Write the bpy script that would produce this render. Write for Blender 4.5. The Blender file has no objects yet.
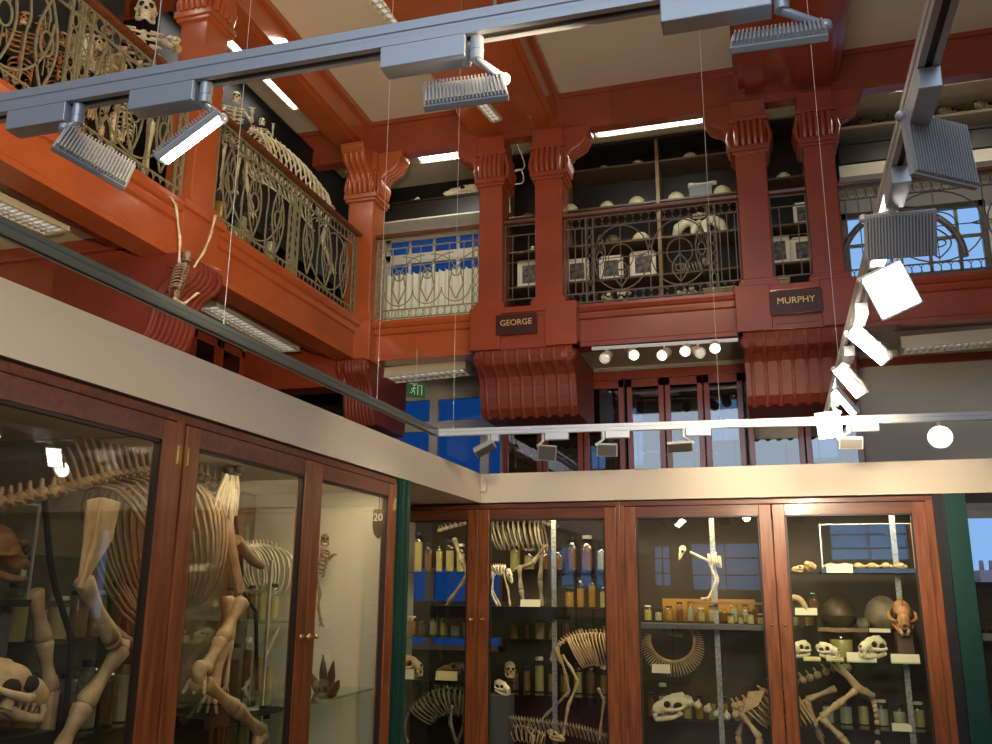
import bpy, bmesh, math, random
from mathutils import Vector, Matrix, Euler
V = Vector
random.seed(7)
sc = bpy.context.scene
col = sc.collection
PI = math.pi

# ------------------------------------------------------------------ camera model
CY, CP, CR, FPX = math.radians(16.722), math.radians(13.814), math.radians(.443), 884.5
EYE = V((0, 0, 1.6))
FW = V((-math.sin(CY)*math.cos(CP), math.cos(CY)*math.cos(CP), math.sin(CP)))
_r0 = V((math.cos(CY), math.sin(CY), 0)); _u0 = _r0.cross(FW)
RT = _r0*math.cos(CR) + _u0*math.sin(CR); UP = -_r0*math.sin(CR) + _u0*math.cos(CR)
def at(x, y, X=None, Y=None, Z=None):
    """point of a real plane (X=, Y= or Z=) seen at photo pixel x, y"""
    d = FW + RT*((x-496)/FPX) + UP*((372-y)/FPX)
    t = (X-EYE.x)/d.x if X is not None else (Y-EYE.y)/d.y if Y is not None else (Z-EYE.z)/d.z
    return EYE + d*t

# ------------------------------------------------------------------ materials
def mat(name, c, rough=.5, metal=0, coat=0, emit=None, es=0, noise=0, nscale=8, stretch=None, c2=None, bump=0):
    m = bpy.data.materials.new(name); m.use_nodes = True
    nt = m.node_tree; b = nt.nodes['Principled BSDF']
    b.inputs['Base Color'].default_value = (*c, 1); b.inputs['Roughness'].default_value = rough
    b.inputs['Metallic'].default_value = metal; b.inputs['Coat Weight'].default_value = coat
    b.inputs['Coat Roughness'].default_value = .12
    if emit:
        b.inputs['Emission Color'].default_value = (*emit, 1); b.inputs['Emission Strength'].default_value = es
    if noise or c2:
        tc = nt.nodes.new('ShaderNodeTexCoord'); mp = nt.nodes.new('ShaderNodeMapping')
        if stretch: mp.inputs['Scale'].default_value = stretch
        nz = nt.nodes.new('ShaderNodeTexNoise'); nz.inputs['Scale'].default_value = nscale; nz.inputs['Detail'].default_value = 5
        rp = nt.nodes.new('ShaderNodeValToRGB')
        d = c2 or tuple(x*(1-noise) for x in c)
        rp.color_ramp.elements[0].color = (*d, 1); rp.color_ramp.elements[1].color = (*c, 1)
        rp.color_ramp.elements[0].position = .35; rp.color_ramp.elements[1].position = .65
        nt.links.new(tc.outputs['Object'], mp.inputs[0]); nt.links.new(mp.outputs[0], nz.inputs['Vector'])
        nt.links.new(nz.outputs['Fac'], rp.inputs[0]); nt.links.new(rp.outputs[0], b.inputs['Base Color'])
        if bump:
            bp = nt.nodes.new('ShaderNodeBump'); bp.inputs['Strength'].default_value = bump; bp.inputs['Distance'].default_value = .01
            nt.links.new(nz.outputs['Fac'], bp.inputs['Height']); nt.links.new(bp.outputs[0], b.inputs['Normal'])
    return m
def glassmat(name, tint=(1, 1, 1), base=.05, gain=.9, rough=0, gl=(1, 1, 1)):
    m = bpy.data.materials.new(name); m.use_nodes = True
    nt = m.node_tree; nt.nodes.remove(nt.nodes['Principled BSDF']); out = nt.nodes['Material Output']
    tr = nt.nodes.new('ShaderNodeBsdfTransparent'); tr.inputs[0].default_value = (*tint, 1)
    go = nt.nodes.new('ShaderNodeBsdfGlossy'); go.inputs['Roughness'].default_value = rough; go.inputs['Color'].default_value = (*gl, 1)
    fr = nt.nodes.new('ShaderNodeFresnel'); fr.inputs[0].default_value = 1.45
    ma = nt.nodes.new('ShaderNodeMath'); ma.operation = 'MULTIPLY_ADD'; ma.inputs[1].default_value = gain; ma.inputs[2].default_value = base
    ma.use_clamp = True
    mx = nt.nodes.new('ShaderNodeMixShader')
    ge = nt.nodes.new('ShaderNodeNewGeometry'); inv = nt.nodes.new('ShaderNodeMath'); inv.operation = 'SUBTRACT'; inv.inputs[0].default_value = 1
    mu = nt.nodes.new('ShaderNodeMath'); mu.operation = 'MULTIPLY'
    nt.links.new(ge.outputs['Backfacing'], inv.inputs[1]); nt.links.new(fr.outputs[0], ma.inputs[0])
    nt.links.new(ma.outputs[0], mu.inputs[0]); nt.links.new(inv.outputs[0], mu.inputs[1]); nt.links.new(mu.outputs[0], mx.inputs[0])
    nt.links.new(tr.outputs[0], mx.inputs[1]); nt.links.new(go.outputs[0], mx.inputs[2]); nt.links.new(mx.outputs[0], out.inputs[0])
    return m
M = dict(
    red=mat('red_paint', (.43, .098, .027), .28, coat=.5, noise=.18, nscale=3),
    redc=mat('red_paint_half_shaded', (.32, .058, .022), .3, coat=.4, noise=.2, nscale=3),  # same red paint, darkened for the weaker light at the first column pair
    redd=mat('red_paint_shaded', (.27, .044, .018), .3, coat=.5, noise=.2, nscale=3),  # red paint with the far side's weaker light in its colour; also bindings
    maroon=mat('maroon_board', (.045, .007, .006), .35),
    wood=mat('mahogany', (.30, .092, .026), .34, coat=.25, c2=(.16, .045, .012), nscale=6, stretch=(6, 6, .6)),
    woodd=mat('mahogany_dark', (.17, .050, .016), .34, coat=.25, c2=(.10, .026, .009), nscale=6, stretch=(.6, 6, 6)),
    shelfwood=mat('shelf_wood', (.30, .19, .09), .5, noise=.4),
    darkwood=mat('dark_wood', (.030, .020, .016), .45, noise=.3),
    white=mat('bulkhead_paint', (.72, .66, .56), .55, noise=.04, nscale=2),
    ceil=mat('ceiling_paint', (.62, .57, .48), .8, noise=.05, nscale=2),
    wall=mat('wall_paint', (.60, .58, .55), .8, noise=.05, nscale=3),
    cream=mat('cream_paint', (.62, .56, .42), .6, noise=.05),
    floor=mat('floor_boards', (.25, .15, .08), .4, c2=(.16, .09, .05), nscale=4, stretch=(1, 8, 1)),
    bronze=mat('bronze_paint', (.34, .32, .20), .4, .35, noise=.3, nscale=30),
    bronzed=mat('shaded_bronze', (.16, .13, .10), .42, .35, noise=.3, nscale=30),  # same bronze, weaker light along the back put into its colour
    alu=mat('brushed_aluminium', (.55, .58, .62), .38, .4),
    lampgrey=mat('lamp_grey', (.46, .48, .50), .45, .25),
    trackd=mat('shaded_track', (.13, .16, .16), .4, .4),  # track metal darkened because less light reaches this run
    olive=mat('olive_back', (.19, .155, .095), .7, noise=.2),
    brownback=mat('brown_back', (.050, .032, .018), .6, noise=.3),
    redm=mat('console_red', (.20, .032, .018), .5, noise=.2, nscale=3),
    slot=mat('track_slot', (.035, .03, .025), .5),
    steel=mat('steel', (.6, .6, .58), .3, .8),
    brass=mat('brass', (.75, .55, .22), .25, .9),
    emit=mat('lamp_light', (1, 1, 1), .5, emit=(1, .93, .82), es=28),
    emitw=mat('warm_lamp_light', (1, 1, 1), .5, emit=(1, .86, .62), es=22),
    tubee=mat('tube_light', (1, 1, 1), .5, emit=(1, 1, .92), es=9),
    dim=mat('dim_louvre', (.8, .8, .75), .25, .5, emit=(1, .97, .85), es=.35),
    unlit=mat('unlit_lens', (.10, .10, .10), .3),
    green=mat('green_paint', (.004, .055, .042), .4, noise=.1),
    black=mat('black_paint', (.012, .012, .013), .4),
    grey=mat('grey_paint', (.10, .10, .11), .5),
    stripm=mat('shelf_upright', (.5, .5, .5), .4, .5, c2=(.25, .25, .25), nscale=60),
    bone=mat('bone', (.72, .52, .30), .55, c2=(.50, .33, .17), nscale=14),
    bigbone=mat('aged_bone', (.50, .34, .19), .55, c2=(.24, .14, .07), nscale=7),
    bonew=mat('white_bone', (.85, .76, .58), .55, c2=(.66, .55, .38), nscale=14),
    bonep=mat('pale_bone', (.75, .68, .50), .55, c2=(.50, .43, .28), nscale=14),
    boneb=mat('brown_bone', (.34, .19, .10), .5, c2=(.18, .10, .05), nscale=14),
    boned=mat('grey_bone', (.36, .29, .20), .55, c2=(.17, .13, .09), nscale=14),
    redbone=mat('red_brown_bone', (.50, .24, .11), .45, c2=(.30, .12, .05), nscale=12),
    socket=mat('socket_shade', (.02, .012, .008), .8),
    shell=mat('cream_shell', (.68, .62, .36), .5, noise=.2),
    dshell=mat('dark_shell', (.12, .075, .04), .45, noise=.4, nscale=12),
    card=mat('white_card', (.80, .74, .58), .7),
    cardy=mat('yellow_card', (.68, .58, .32), .7),
    amber=mat('amber_fluid', (.42, .22, .045), .15, coat=.6),
    pale=mat('pale_fluid', (.52, .42, .17), .15, coat=.6),
    brownf=mat('brown_fluid', (.20, .085, .03), .15, coat=.6),
    cloudy=mat('cloudy_fluid', (.42, .42, .32), .15, coat=.6),
    flesh=mat('preserved_tissue', (.48, .36, .2), .5),
    photo=mat('photo_print', (.16, .16, .14), .5, c2=(.015, .015, .015), nscale=18),
    exitg=mat('exit_green', (.008, .10, .05), .4, emit=(.01, .2, .07), es=.03),
    exitw=mat('exit_white', (.5, .7, .5), .4, emit=(.5, .8, .6), es=.05),
    gold=mat('gold_letter', (.75, .55, .22), .4, .3),
    greyc=mat('grey_carton', (.22, .24, .24), .7),
    tan=mat('tan_carton', (.50, .38, .18), .7),
    curtain=mat('white_curtain', (.78, .78, .66), .8, noise=.1),
    bluef=mat('blue_board', (.02, .06, .16), .6),
    cord=mat('pale_cord', (.72, .66, .55), .7),
    brick=mat('far_brick', (.35, .18, .13), .8),
    glass=glassmat('clear_glass', (.93, .95, .92), .045, 1.0),
    tank=glassmat('tank_glass', (.90, .94, .95), .06, 1.0),
    jarg=glassmat('jar_glass', (.90, .93, .88), .05, 1.0, .03),
    shelfg=glassmat('shelf_glass', (.72, .85, .78), .05, 1.0),
    winb=glassmat('deep_blue_glass', (.10, .24, .42), .03, .8),
    winl=glassmat('pale_blue_glass', (.80, .90, 1.0), .02, .8),
    booksg=glassmat('old_bookcase_glass', (.5, .5, .5), .10, 1.0, .02),
)

# ------------------------------------------------------------------ mesh builder
def frame_of(d):
    d = d.normalized(); a = V((0, 0, 1)) if abs(d.z) < .9 else V((1, 0, 0))
    x = a.cross(d).normalized(); return x, d.cross(x), d
class MB:
    def __init__(s): s.v, s.f, s.sm = [], [], []
    def add(s, vs, fs, smooth=False):
        o = len(s.v); s.v += [tuple(p) for p in vs]
        for f in fs: s.f.append(tuple(i+o for i in f)); s.sm.append(smooth)
        return s
    def box(s, a, b):
        x0, y0, z0 = a; x1, y1, z1 = b
        return s.add([(x0,y0,z0),(x1,y0,z0),(x1,y1,z0),(x0,y1,z0),(x0,y0,z1),(x1,y0,z1),(x1,y1,z1),(x0,y1,z1)],
                     [(3,2,1,0),(4,5,6,7),(0,1,5,4),(1,2,6,5),(2,3,7,6),(3,0,4,7)])
    def obox(s, c, size, R=None):
        R = R or Matrix.Identity(3); c = V(c); h = V(size)*.5
        vs = [c + R @ V((h.x*i, h.y*j, h.z*k)) for k in (-1,1) for i, j in ((-1,-1),(1,-1),(1,1),(-1,1))]
        return s.add(vs, [(3,2,1,0),(4,5,6,7),(0,1,5,4),(1,2,6,5),(2,3,7,6),(3,0,4,7)])
    def cyl(s, p0, p1, r0, r1=None, n=12, smooth=True):
        p0, p1 = V(p0), V(p1); r1 = r0 if r1 is None else r1
        x, y, _ = frame_of(p1-p0)
        vs = [p + (x*math.cos(2*PI*i/n)+y*math.sin(2*PI*i/n))*r for p, r in ((p0, r0), (p1, r1)) for i in range(n)]
        s.add(vs, [(i, (i+1) % n, n+(i+1) % n, n+i) for i in range(n)], smooth)
        return s.add(vs, [tuple(range(n-1, -1, -1)), tuple(range(n, 2*n))])
    def tube(s, pts, r, n=6, closed=False, smooth=True, flat=1.0, up=None):
        pts = [V(p) for p in pts]; k = len(pts)
        rr = r if isinstance(r, (list, tuple)) else [r]*k
        vs = []; px = None
        for i, p in enumerate(pts):
            a = pts[(i-1) % k] if (closed or i) else p; b = pts[(i+1) % k] if (closed or i < k-1) else p
            d = b-a
            if d.length < 1e-9: d = V((0, 0, 1))
            d.normalize()
            if up is not None:
                x = V(up) - d*V(up).dot(d); x = x.normalized() if x.length > 1e-6 else frame_of(d)[0]
            elif px is None: x = frame_of(d)[0]
            else:
                x = px - d*px.dot(d); x = x.normalized() if x.length > 1e-6 else frame_of(d)[0]
            px = x; y = d.cross(x)
            for j in range(n):
                t = 2*PI*(j+.5)/n
                vs.append(p + x*(math.cos(t)*rr[i]*flat) + y*(math.sin(t)*rr[i]))
        m = k if closed else k-1
        fs = [(i*n+j, i*n+(j+1) % n, ((i+1) % k)*n+(j+1) % n, ((i+1) % k)*n+j) for i in range(m) for j in range(n)]
        s.add(vs, fs, smooth and n > 4)
        if not closed: s.add(vs, [tuple(range(n-1, -1, -1)), tuple(range((k-1)*n, k*n))])
        return s
    def ball(s, c, r, n=10, m=7, R=None):
        c = V(c); r = V((r, r, r)) if not hasattr(r, '__len__') else V(r)
        R = R or Matrix.Identity(3)
        vs = [c + R @ V((0, 0, r.z))]
        for i in range(1, m):
            a = PI*i/m
            for j in range(n):
                b = 2*PI*j/n; vs.append(c + R @ V((r.x*math.sin(a)*math.cos(b), r.y*math.sin(a)*math.sin(b), r.z*math.cos(a))))
        vs.append(c + R @ V((0, 0, -r.z))); L = len(vs)-1
        fs = [(0, 1+j, 1+(j+1) % n) for j in range(n)]
        for i in range(m-2):
            o = 1+i*n; fs += [(o+j, o+n+j, o+n+(j+1) % n, o+(j+1) % n) for j in range(n)]
        o = 1+(m-2)*n; fs += [(o+j, L, o+(j+1) % n) for j in range(n)]
        return s.add(vs, fs, True)
    def lathe(s, prof, c=(0, 0, 0), n=20, smooth=True, R=None):
        c = V(c); R = R or Matrix.Identity(3); vs = []
        for r, z in prof:
            for j in range(n): vs.append(c + R @ V((r*math.cos(2*PI*j/n), r*math.sin(2*PI*j/n), z)))
        k = len(prof)
        s.add(vs, [(i*n+j, i*n+(j+1) % n, (i+1)*n+(j+1) % n, (i+1)*n+j) for i in range(k-1) for j in range(n)], smooth)
        return s.add(vs, [tuple(range(n-1, -1, -1)), tuple(range((k-1)*n, k*n))])
    def prism(s, poly, o, u, v, d):
        """polygon poly in the u, v frame at o, extruded along vector d"""
        o, u, v, d = V(o), V(u), V(v), V(d); n = len(poly)
        a = [o+u*p[0]+v*p[1] for p in poly]; b = [p+d for p in a]
        return s.add(a+b, [tuple(range(n-1, -1, -1)), tuple(range(n, 2*n))] + [(i, (i+1) % n, n+(i+1) % n, n+i) for i in range(n)])
    def plate(s, pts, d):
        n = len(pts); a = [V(p) for p in pts]; d = V(d); b = [p+d for p in a]
        return s.add(a+b, [tuple(range(n-1, -1, -1)), tuple(range(n, 2*n))] + [(i, (i+1) % n, n+(i+1) % n, n+i) for i in range(n)])

ORG = {}
LABELS = {}
def fin(o, label, cat, group=None, kind=None):
    if label:
        o['label'] = label; LABELS.setdefault(label, []).append(o.name)
        n = len(label.split())
        if not 4 <= n <= 16: print('LABEL LENGTH', n, label)
    if cat: o['category'] = cat
    if group: o['group'] = group
    if kind: o['kind'] = kind
    return o
def thing(name, label, cat, loc=(0, 0, 0), group=None, kind=None):
    o = bpy.data.objects.new(name, None); col.objects.link(o); o.location = loc; o.empty_display_size = .05
    ORG[o.name] = V(loc)
    return fin(o, label, cat, group, kind)
def mesh(name, mb, m, parent=None, loc=None, bevel=0, smooth_angle=None, label=None):
    """mesh from world coordinates; vertices are re-based on the thing's origin"""
    org = ORG[parent.name] if parent is not None else V(loc) if loc is not None else V((0, 0, 0))
    me = bpy.data.meshes.new(name)
    me.from_pydata([tuple(V(p)-org) for p in mb.v], [], mb.f)
    me.polygons.foreach_set('use_smooth', mb.sm)
    bm = bmesh.new(); bm.from_mesh(me); bmesh.ops.recalc_face_normals(bm, faces=bm.faces); bm.to_mesh(me); bm.free()
    me.materials.append(M[m] if isinstance(m, str) else m)
    o = bpy.data.objects.new(name, me); col.objects.link(o)
    if parent is not None: o.parent = parent
    elif loc is not None: o.location = loc
    ORG[o.name] = org
    if bevel:
        b = o.modifiers.new('bevel', 'BEVEL'); b.width = bevel; b.segments = 2; b.limit_method = 'ANGLE'
    if label: o['label'] = label
    return o
def one(name, label, cat, mb, m, loc=(0, 0, 0), group=None, kind=None, bevel=0):
    return fin(mesh(name, mb, m, None, loc, bevel), label, cat, group, kind)
def struct(name, mb, m, label=None, cat=None, bevel=0):
    return fin(mesh(name, mb, m, None, None, bevel), label, cat, None, 'structure')
def text(name, s, size, m, o, u, v, parent=None, ext=.002):
    cu = bpy.data.curves.new(name, 'FONT'); cu.body = s; cu.size = size; cu.extrude = ext; cu.align_x = 'CENTER'; cu.align_y = 'CENTER'
    ob = bpy.data.objects.new(name+'_curve', cu); col.objects.link(ob)
    me = bpy.data.meshes.new_from_object(ob.evaluated_get(bpy.context.evaluated_depsgraph_get())); bpy.data.objects.remove(ob)
    me.materials.clear(); me.materials.append(M[m]); ob = bpy.data.objects.new(name, me); col.objects.link(ob)
    u, v = V(u).normalized(), V(v).normalized(); w = u.cross(v)
    R = Matrix((u, v, w)).transposed().to_4x4()
    org = ORG[parent.name] if parent is not None else V((0, 0, 0))
    ob.matrix_world = Matrix.Translation(V(o)-org) @ R
    if parent is not None: ob.parent = parent
    return ob
def spline(pts, n):
    pts = [V(p) for p in pts]; out = []; k = len(pts)
    for i in range(n):
        t = i/(n-1)*(k-1); j = min(int(t), k-2); f = t-j
        p0, p1, p2, p3 = pts[max(j-1, 0)], pts[j], pts[j+1], pts[min(j+2, k-1)]
        out.append(.5*((2*p1)+(p2-p0)*f+(2*p0-5*p1+4*p2-p3)*f*f+(3*p1-p0-3*p2+p3)*f**3))
    return out
ORD = ['first','second','third','fourth','fifth','sixth','seventh','eighth','ninth','tenth','eleventh','twelfth','thirteenth','fourteenth','fifteenth','sixteenth','seventeenth','eighteenth','nineteenth','twentieth']

# ------------------------------------------------------------------ camera
cd = bpy.data.cameras.new('camera'); cam = bpy.data.objects.new('camera', cd); col.objects.link(cam)
cd.sensor_width = 36; cd.lens = FPX/992*36; cd.clip_start = .02; cd.clip_end = 200
mw = Matrix((RT, UP, -FW)).transposed().to_4x4(); mw.translation = EYE; cam.matrix_world = mw
sc.camera = cam
sc.cycles.transparent_max_bounces = 32
# ------------------------------------------------------------------ the setting
GX, GY, LZ, RZ, FB, SOF, CZ, BB = -3.787, 7.86, 4.2, 5.14, 3.81, 3.98, 6.45, 6.04
XL, XR, YF, YB = -5.3, 5.0, -4.0, 9.4
SX, SY = -2.089, 6.576          # faces of the two rows of display cases
SZ0, SZ1 = 2.25, 2.475          # white bulkhead above them

def wall_grid(name, axis, pos, thick, a0, a1, z0, z1, holes, m):
    """wall with rectangular openings; axis 'y' = runs along x at y=pos"""
    us = sorted({a0, a1, *[h[0] for h in holes], *[h[1] for h in holes]}); zs = sorted({z0, z1, *[h[2] for h in holes], *[h[3] for h in holes]})
    mb = MB()
    for i in range(len(us)-1):
        for j in range(len(zs)-1):
            u, z = (us[i]+us[i+1])/2, (zs[j]+zs[j+1])/2
            if any(h[0] < u < h[1] and h[2] < z < h[3] for h in holes): continue
            if axis == 'y': mb.box((us[i], min(pos, pos+thick), zs[j]), (us[i+1], max(pos, pos+thick), zs[j+1]))
            else: mb.box((min(pos, pos+thick), us[i], zs[j]), (max(pos, pos+thick), us[i+1], zs[j+1]))
    return struct(name, mb, m)
def window(name, x0, x1, y, z0, z1, nx, nz, frame_m, glass_m, t=.035, d=.05, transom=None, axis='y'):
    r = thing(name, None, None, ((x0+x1)/2, y, z0), kind='structure')
    def bx(mb, a, b, zz0, zz1, dy=d): mb.box((a, y-dy/2, zz0), (b, y+dy/2, zz1))
    f = MB(); bx(f, x0, x0+2*t, z0, z1); bx(f, x1-2*t, x1, z0, z1); bx(f, x0, x1, z0, z0+2*t); bx(f, x0, x1, z1-2*t, z1)
    for i in range(1, nx): xx = x0+(x1-x0)*i/nx; bx(f, xx-t/2, xx+t/2, z0, z1, d*.7)
    for k in range(1, nz): zz = z0+(z1-z0)*k/nz; bx(f, x0, x1, zz-t/2, zz+t/2, d*.7)
    if transom: bx(f, x0, x1, transom-t*1.6, transom+t*1.6)
    mesh('window_frame', f, frame_m, r)
    g = MB().box((x0+t, y+.004, z0+t), (x1-t, y+.01, z1-t)); mesh('window_pane', g, glass_m, r)
    return r

struct('floor', MB().box((XL-.2, YF-.2, -.1), (XR+.2, YB+.2, 0)), 'floor')
struct('ceiling', MB().box((XL-.2, YF-.2, CZ), (XR+.2, YB+.2, CZ+.1)), 'ceil')
# openings of the back wall
W1 = (-4.08, -2.70, .95, 3.80)                 # deep blue window under the gallery
W2 = (-4.25, -3.0, 4.45, 5.80)                # gallery window behind the white curtain
W3 = (.98, 2.36, 4.40, 5.50)                   # pale gallery window on the other side
W4 = (1.62, 3.9, 1.15, 2.36)                   # ground-floor window past the green post
wall_grid('wall_back', 'y', YB, .15, XL-.2, XR+.2, 0, CZ, [W1, W2, W3, W4], 'wall')
wall_grid('wall_left', 'x', XL, -.15, YF-.2, YB+.2, 0, CZ, [], 'cream')
wall_grid('wall_right', 'x', XR, .15, YF-.2, YB+.2, 0, CZ, [], 'wall')
FWIN = [(-4.3, -2.85, 1.65, 2.42), (-2.05, -1.68, 1.65, 2.46), (-1.36, -.08, 1.58, 2.5), (1.1, 2.45, 2.12, 2.85), (-4.1, -3.65, 4.5, 6.1), (-3.05, -2.7, 4.6, 6.1), (-1.2, -.4, 5.1, 6.2), (.9, 1.8, 4.6, 6.1)]
wall_grid('wall_front', 'y', YF, -.15, XL-.2, XR+.2, 0, CZ, FWIN, 'wall')
for i, w in enumerate(FWIN): window('window_%d' % (i+5), w[0], w[1], YF, w[2], w[3], 2, 3, 'white', 'winl', t=.025)
window('window_1', W1[0], W1[1], YB+.03, W1[2], W1[3], 1, 1, 'wall', 'winb', transom=3.42)
r = bpy.data.objects["window_1"]
f = MB()
for xx in (-3.57, -2.95): f.box((xx-.05, YB-.01, W1[2]), (xx+.05, YB+.05, W1[3]))
mesh('window_mullion', f, 'wall', r)
window('window_2', W2[0], W2[1], YB+.03, W2[2], W2[3], 4, 4, 'white', 'winb', t=.03, transom=5.52)
window('window_3', W3[0], W3[1], YB+.03, W3[2], W3[3], 5, 3, 'bronzed', 'winl', t=.03)
q = bpy.data.objects['window_3']; cc = at(903, 262, Y=YB); Ra = at(966, 262, Y=YB).x-cc.x
mesh('window_arch', MB().tube([(cc.x+Ra*math.cos(PI*k/24), YB+.0, cc.z+Ra*math.sin(PI*k/24)) for k in range(25)], .035, 8), 'bronzed', q)
window('window_4', W4[0], W4[1], YB+.03, W4[2], W4[3], 1, 1, 'white', 'winl')

# ---- gallery floors, fascias, ledges
struct('gallery_floor', MB().box((XL, YF, SOF), (GX-.05, YB, LZ-.03)).box((GX-.05, GY+.05, SOF), (XR, YB, LZ-.03)), 'cream')
def ledge(name, p0, p1, out, m='red'):
    """moulded ledge + fascia along p0-p1; out = outward normal"""
    p0, p1, out = V(p0), V(p1), V(out); d = p1-p0
    prof = [(-.22, FB), (0, FB), (0, FB+.04), (-.012, FB+.05), (-.012, LZ-.13), (.015, LZ-.12), (.03, LZ-.085), (.03, LZ-.07), (.055, LZ-.06), (.075, LZ-.03), (.075, LZ), (-.22, LZ)]
    return struct(name, MB().prism(prof, (p0.x, p0.y, 0), out, (0, 0, 1), d), m)
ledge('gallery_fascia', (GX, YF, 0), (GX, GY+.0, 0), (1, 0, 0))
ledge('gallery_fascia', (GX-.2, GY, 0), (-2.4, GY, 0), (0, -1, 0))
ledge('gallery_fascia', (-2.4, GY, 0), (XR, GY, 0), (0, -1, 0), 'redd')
trims = MB()

def console(name, o, out, side, w, m='red'):
    """big scrolled console under the gallery; o = centre of its top front edge"""
    o, out, side = V(o), V(out), V(side); up = V((0, 0, 1))
    r = thing(name, None, None, o, kind='structure')
    prof = [(-.95, 0), (.10, 0), (.13, -.03), (.14, -.09), (.11, -.15), (.04, -.19), (-.02, -.25), (-.05, -.34), (-.06, -.44), (-.09, -.54), (-.15, -.61), (-.95, -.62)]
    mesh('console_body', MB().prism(prof, o-side*w/2, out, up, side*w), m, r)
    ribs = MB()
    for k in range(8):
        c = o - side*w/2 + side*(w*(k+.5)/8)
        ribs.tube([c+out*(a-.031)+up*b for a, b in prof[2:-1]], .036, 8)
    mesh('console_rib', ribs, m, r)
    sc_ = MB()
    for sgn in (-1, 1):
        c = o + side*(sgn*(w/2)) + out*.06 + up*-.09
        for k in range(3): sc_.cyl(c-side*(sgn*(.10-.035*k)), c-side*(sgn*(.075-.035*k))+side*(sgn*.02), .092-.012*k, .08-.012*k, 16)
        sc_.cyl(c, c+side*(sgn*.03), .05, .03, 12)
    mesh('scroll', sc_, m, r)
    return r
# pedestals, plaques and consoles under the pairs of columns
CX = [(-2.52, -2.28), (-1.95, -1.68), (-.047, .225), (.545, .81)]
for (a, b) in ((-2.56, -1.56), (-.10, .87)):
    pm = MB()
    pm.box((a, GY-.11, FB-.005), (b, GY+.02, LZ-.05)).box((a-.03, GY-.15, LZ-.05), (b+.03, GY+.02, LZ+.01)).box((a-.02, GY-.13, FB-.01), (b+.02, GY+.02, FB+.045))
    pm.box((a-.015, GY-.125, LZ-.085), (b+.015, GY+.0, LZ-.045))
    for c in (a+.13, b-.13): pm.box((c-.15, GY-.16, FB-.01), (c+.15, GY, LZ+.02))
    struct('column_pedestal', pm, 'redc' if a < -1 else 'redd', bevel=.006)
    console('gallery_console', ((a+b)/2, GY-.02, FB), (0, -1, 0), (1, 0, 0), b-a-.06, 'redm')
console('gallery_console', (GX+.02, 5.0, FB), (1, 0, 0), (0, 1, 0), .44, 'redm')
for nm, w, xc, zc in (('GEORGE', .40, -2.12, 4.03), ('MURPHY', .44, .385, 4.03)):
    g = thing('name_board', 'small maroon board lettered in gold, below the columns %s' % ('near the white curtain' if xc < 0 else 'near the sloping spotlights'), 'sign', (xc, GY-.14, zc), 'maroon name boards on the gallery front')
    mesh('board', MB().box((xc-w/2, GY-.165, zc-.10), (xc+w/2, GY-.14, zc+.10)), 'maroon', g, bevel=.003)
    text('lettering', nm, .080, 'gold', (xc, GY-.1665, zc+.015), (1, 0, 0), (0, 0, 1), g)

# ---- columns
def column(x0, x1, y0, y1, corb, m='red', lift=0):
    cx, cy = (x0+x1)/2, (y0+y1)/2
    r = thing('column', None, None, (cx, cy, LZ), kind='structure')
    def ring(mb, g, za, zb): mb.box((x0-g, y0-g, za+(lift if za > 5 else 0)), (x1+g, y1+g, zb+(lift if zb > 5 else 0)))
    s = MB(); ring(s, 0, LZ, BB+.02); mesh('shaft', s, m, r, bevel=.012)
    b = MB(); ring(b, .035, LZ, LZ+.06); ring(b, .02, LZ+.06, LZ+.09); mesh('base', b, m, r, bevel=.006)
    c = MB(); ring(c, .025, 5.50, 5.53); ring(c, .04, 5.53, 5.58); ring(c, .015, 5.58, 5.83); ring(c, .04, 5.83, 5.87); ring(c, .02, 5.87, BB)
    n = 5
    for i in range(n):
        u = x0+(x1-x0)*(i+.5)/n; w = y0+(y1-y0)*(i+.5)/n
        for pts in ([(u, y0-.03, 5.58), (u, y0-.05, 5.68), (u, y0-.02, 5.83)], [(x1+.03, w, 5.58), (x1+.05, w, 5.68), (x1+.02, w, 5.83)], [(x0-.03, w, 5.58), (x0-.05, w, 5.68), (x0-.02, w, 5.83)]):
            c.tube([(q[0], q[1], q[2]+lift) for q in pts], [.026, .03, .024], 6)
    mesh('capital', c, m, r, bevel=.004)
    for dx, dy in corb:
        o = V((x1 if dx > 0 else x0 if dx < 0 else cx, y0 if dy < 0 else cy, BB+lift)); out = V((dx, dy, 0)); side = V((-dy, dx, 0)); w = (y1-y0 if dx else x1-x0)-.04
        prof = [(0, 0), (.28, 0), (.28, -.05), (.245, -.10), (.22, -.16), (.17, -.20), (.11, -.22), (.07, -.27), (.04, -.34), (0, -.38)]
        mesh('corbel', MB().prism(prof, o-side*w/2, out, (0, 0, 1), side*w), m, r, bevel=.006)
        k = MB()
        for j in range(4):
            q = o-side*w/2+side*(w*(j+.5)/4)
            k.tube([q+out*(a-.010)+V((0, 0, b)) for a, b in prof[3:]], w/9, 8)
        mesh('corbel_rib', k, m, r)
    return r
for i, (a, b) in enumerate(CX):
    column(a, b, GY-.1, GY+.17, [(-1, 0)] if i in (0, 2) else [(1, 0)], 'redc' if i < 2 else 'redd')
column(GX-.16, GX+.13, GY-.12, GY+.15, [(1, 0), (0, -1)])
column(GX-.19, GX+.05, 4.915, 5.18, [(0, -1), (0, 1)], lift=.22)
pl = MB().box((GX-.19, 4.84, FB), (GX+.06, 5.26, LZ+.0)).box((GX-.19, 4.80, LZ-.04), (GX+.10, 5.30, LZ+.015)).box((GX-.19, 4.82, FB-.01), (GX+.085, 5.28, FB+.05))
struct('column_pedestal', pl, 'red', bevel=.006)
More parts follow.
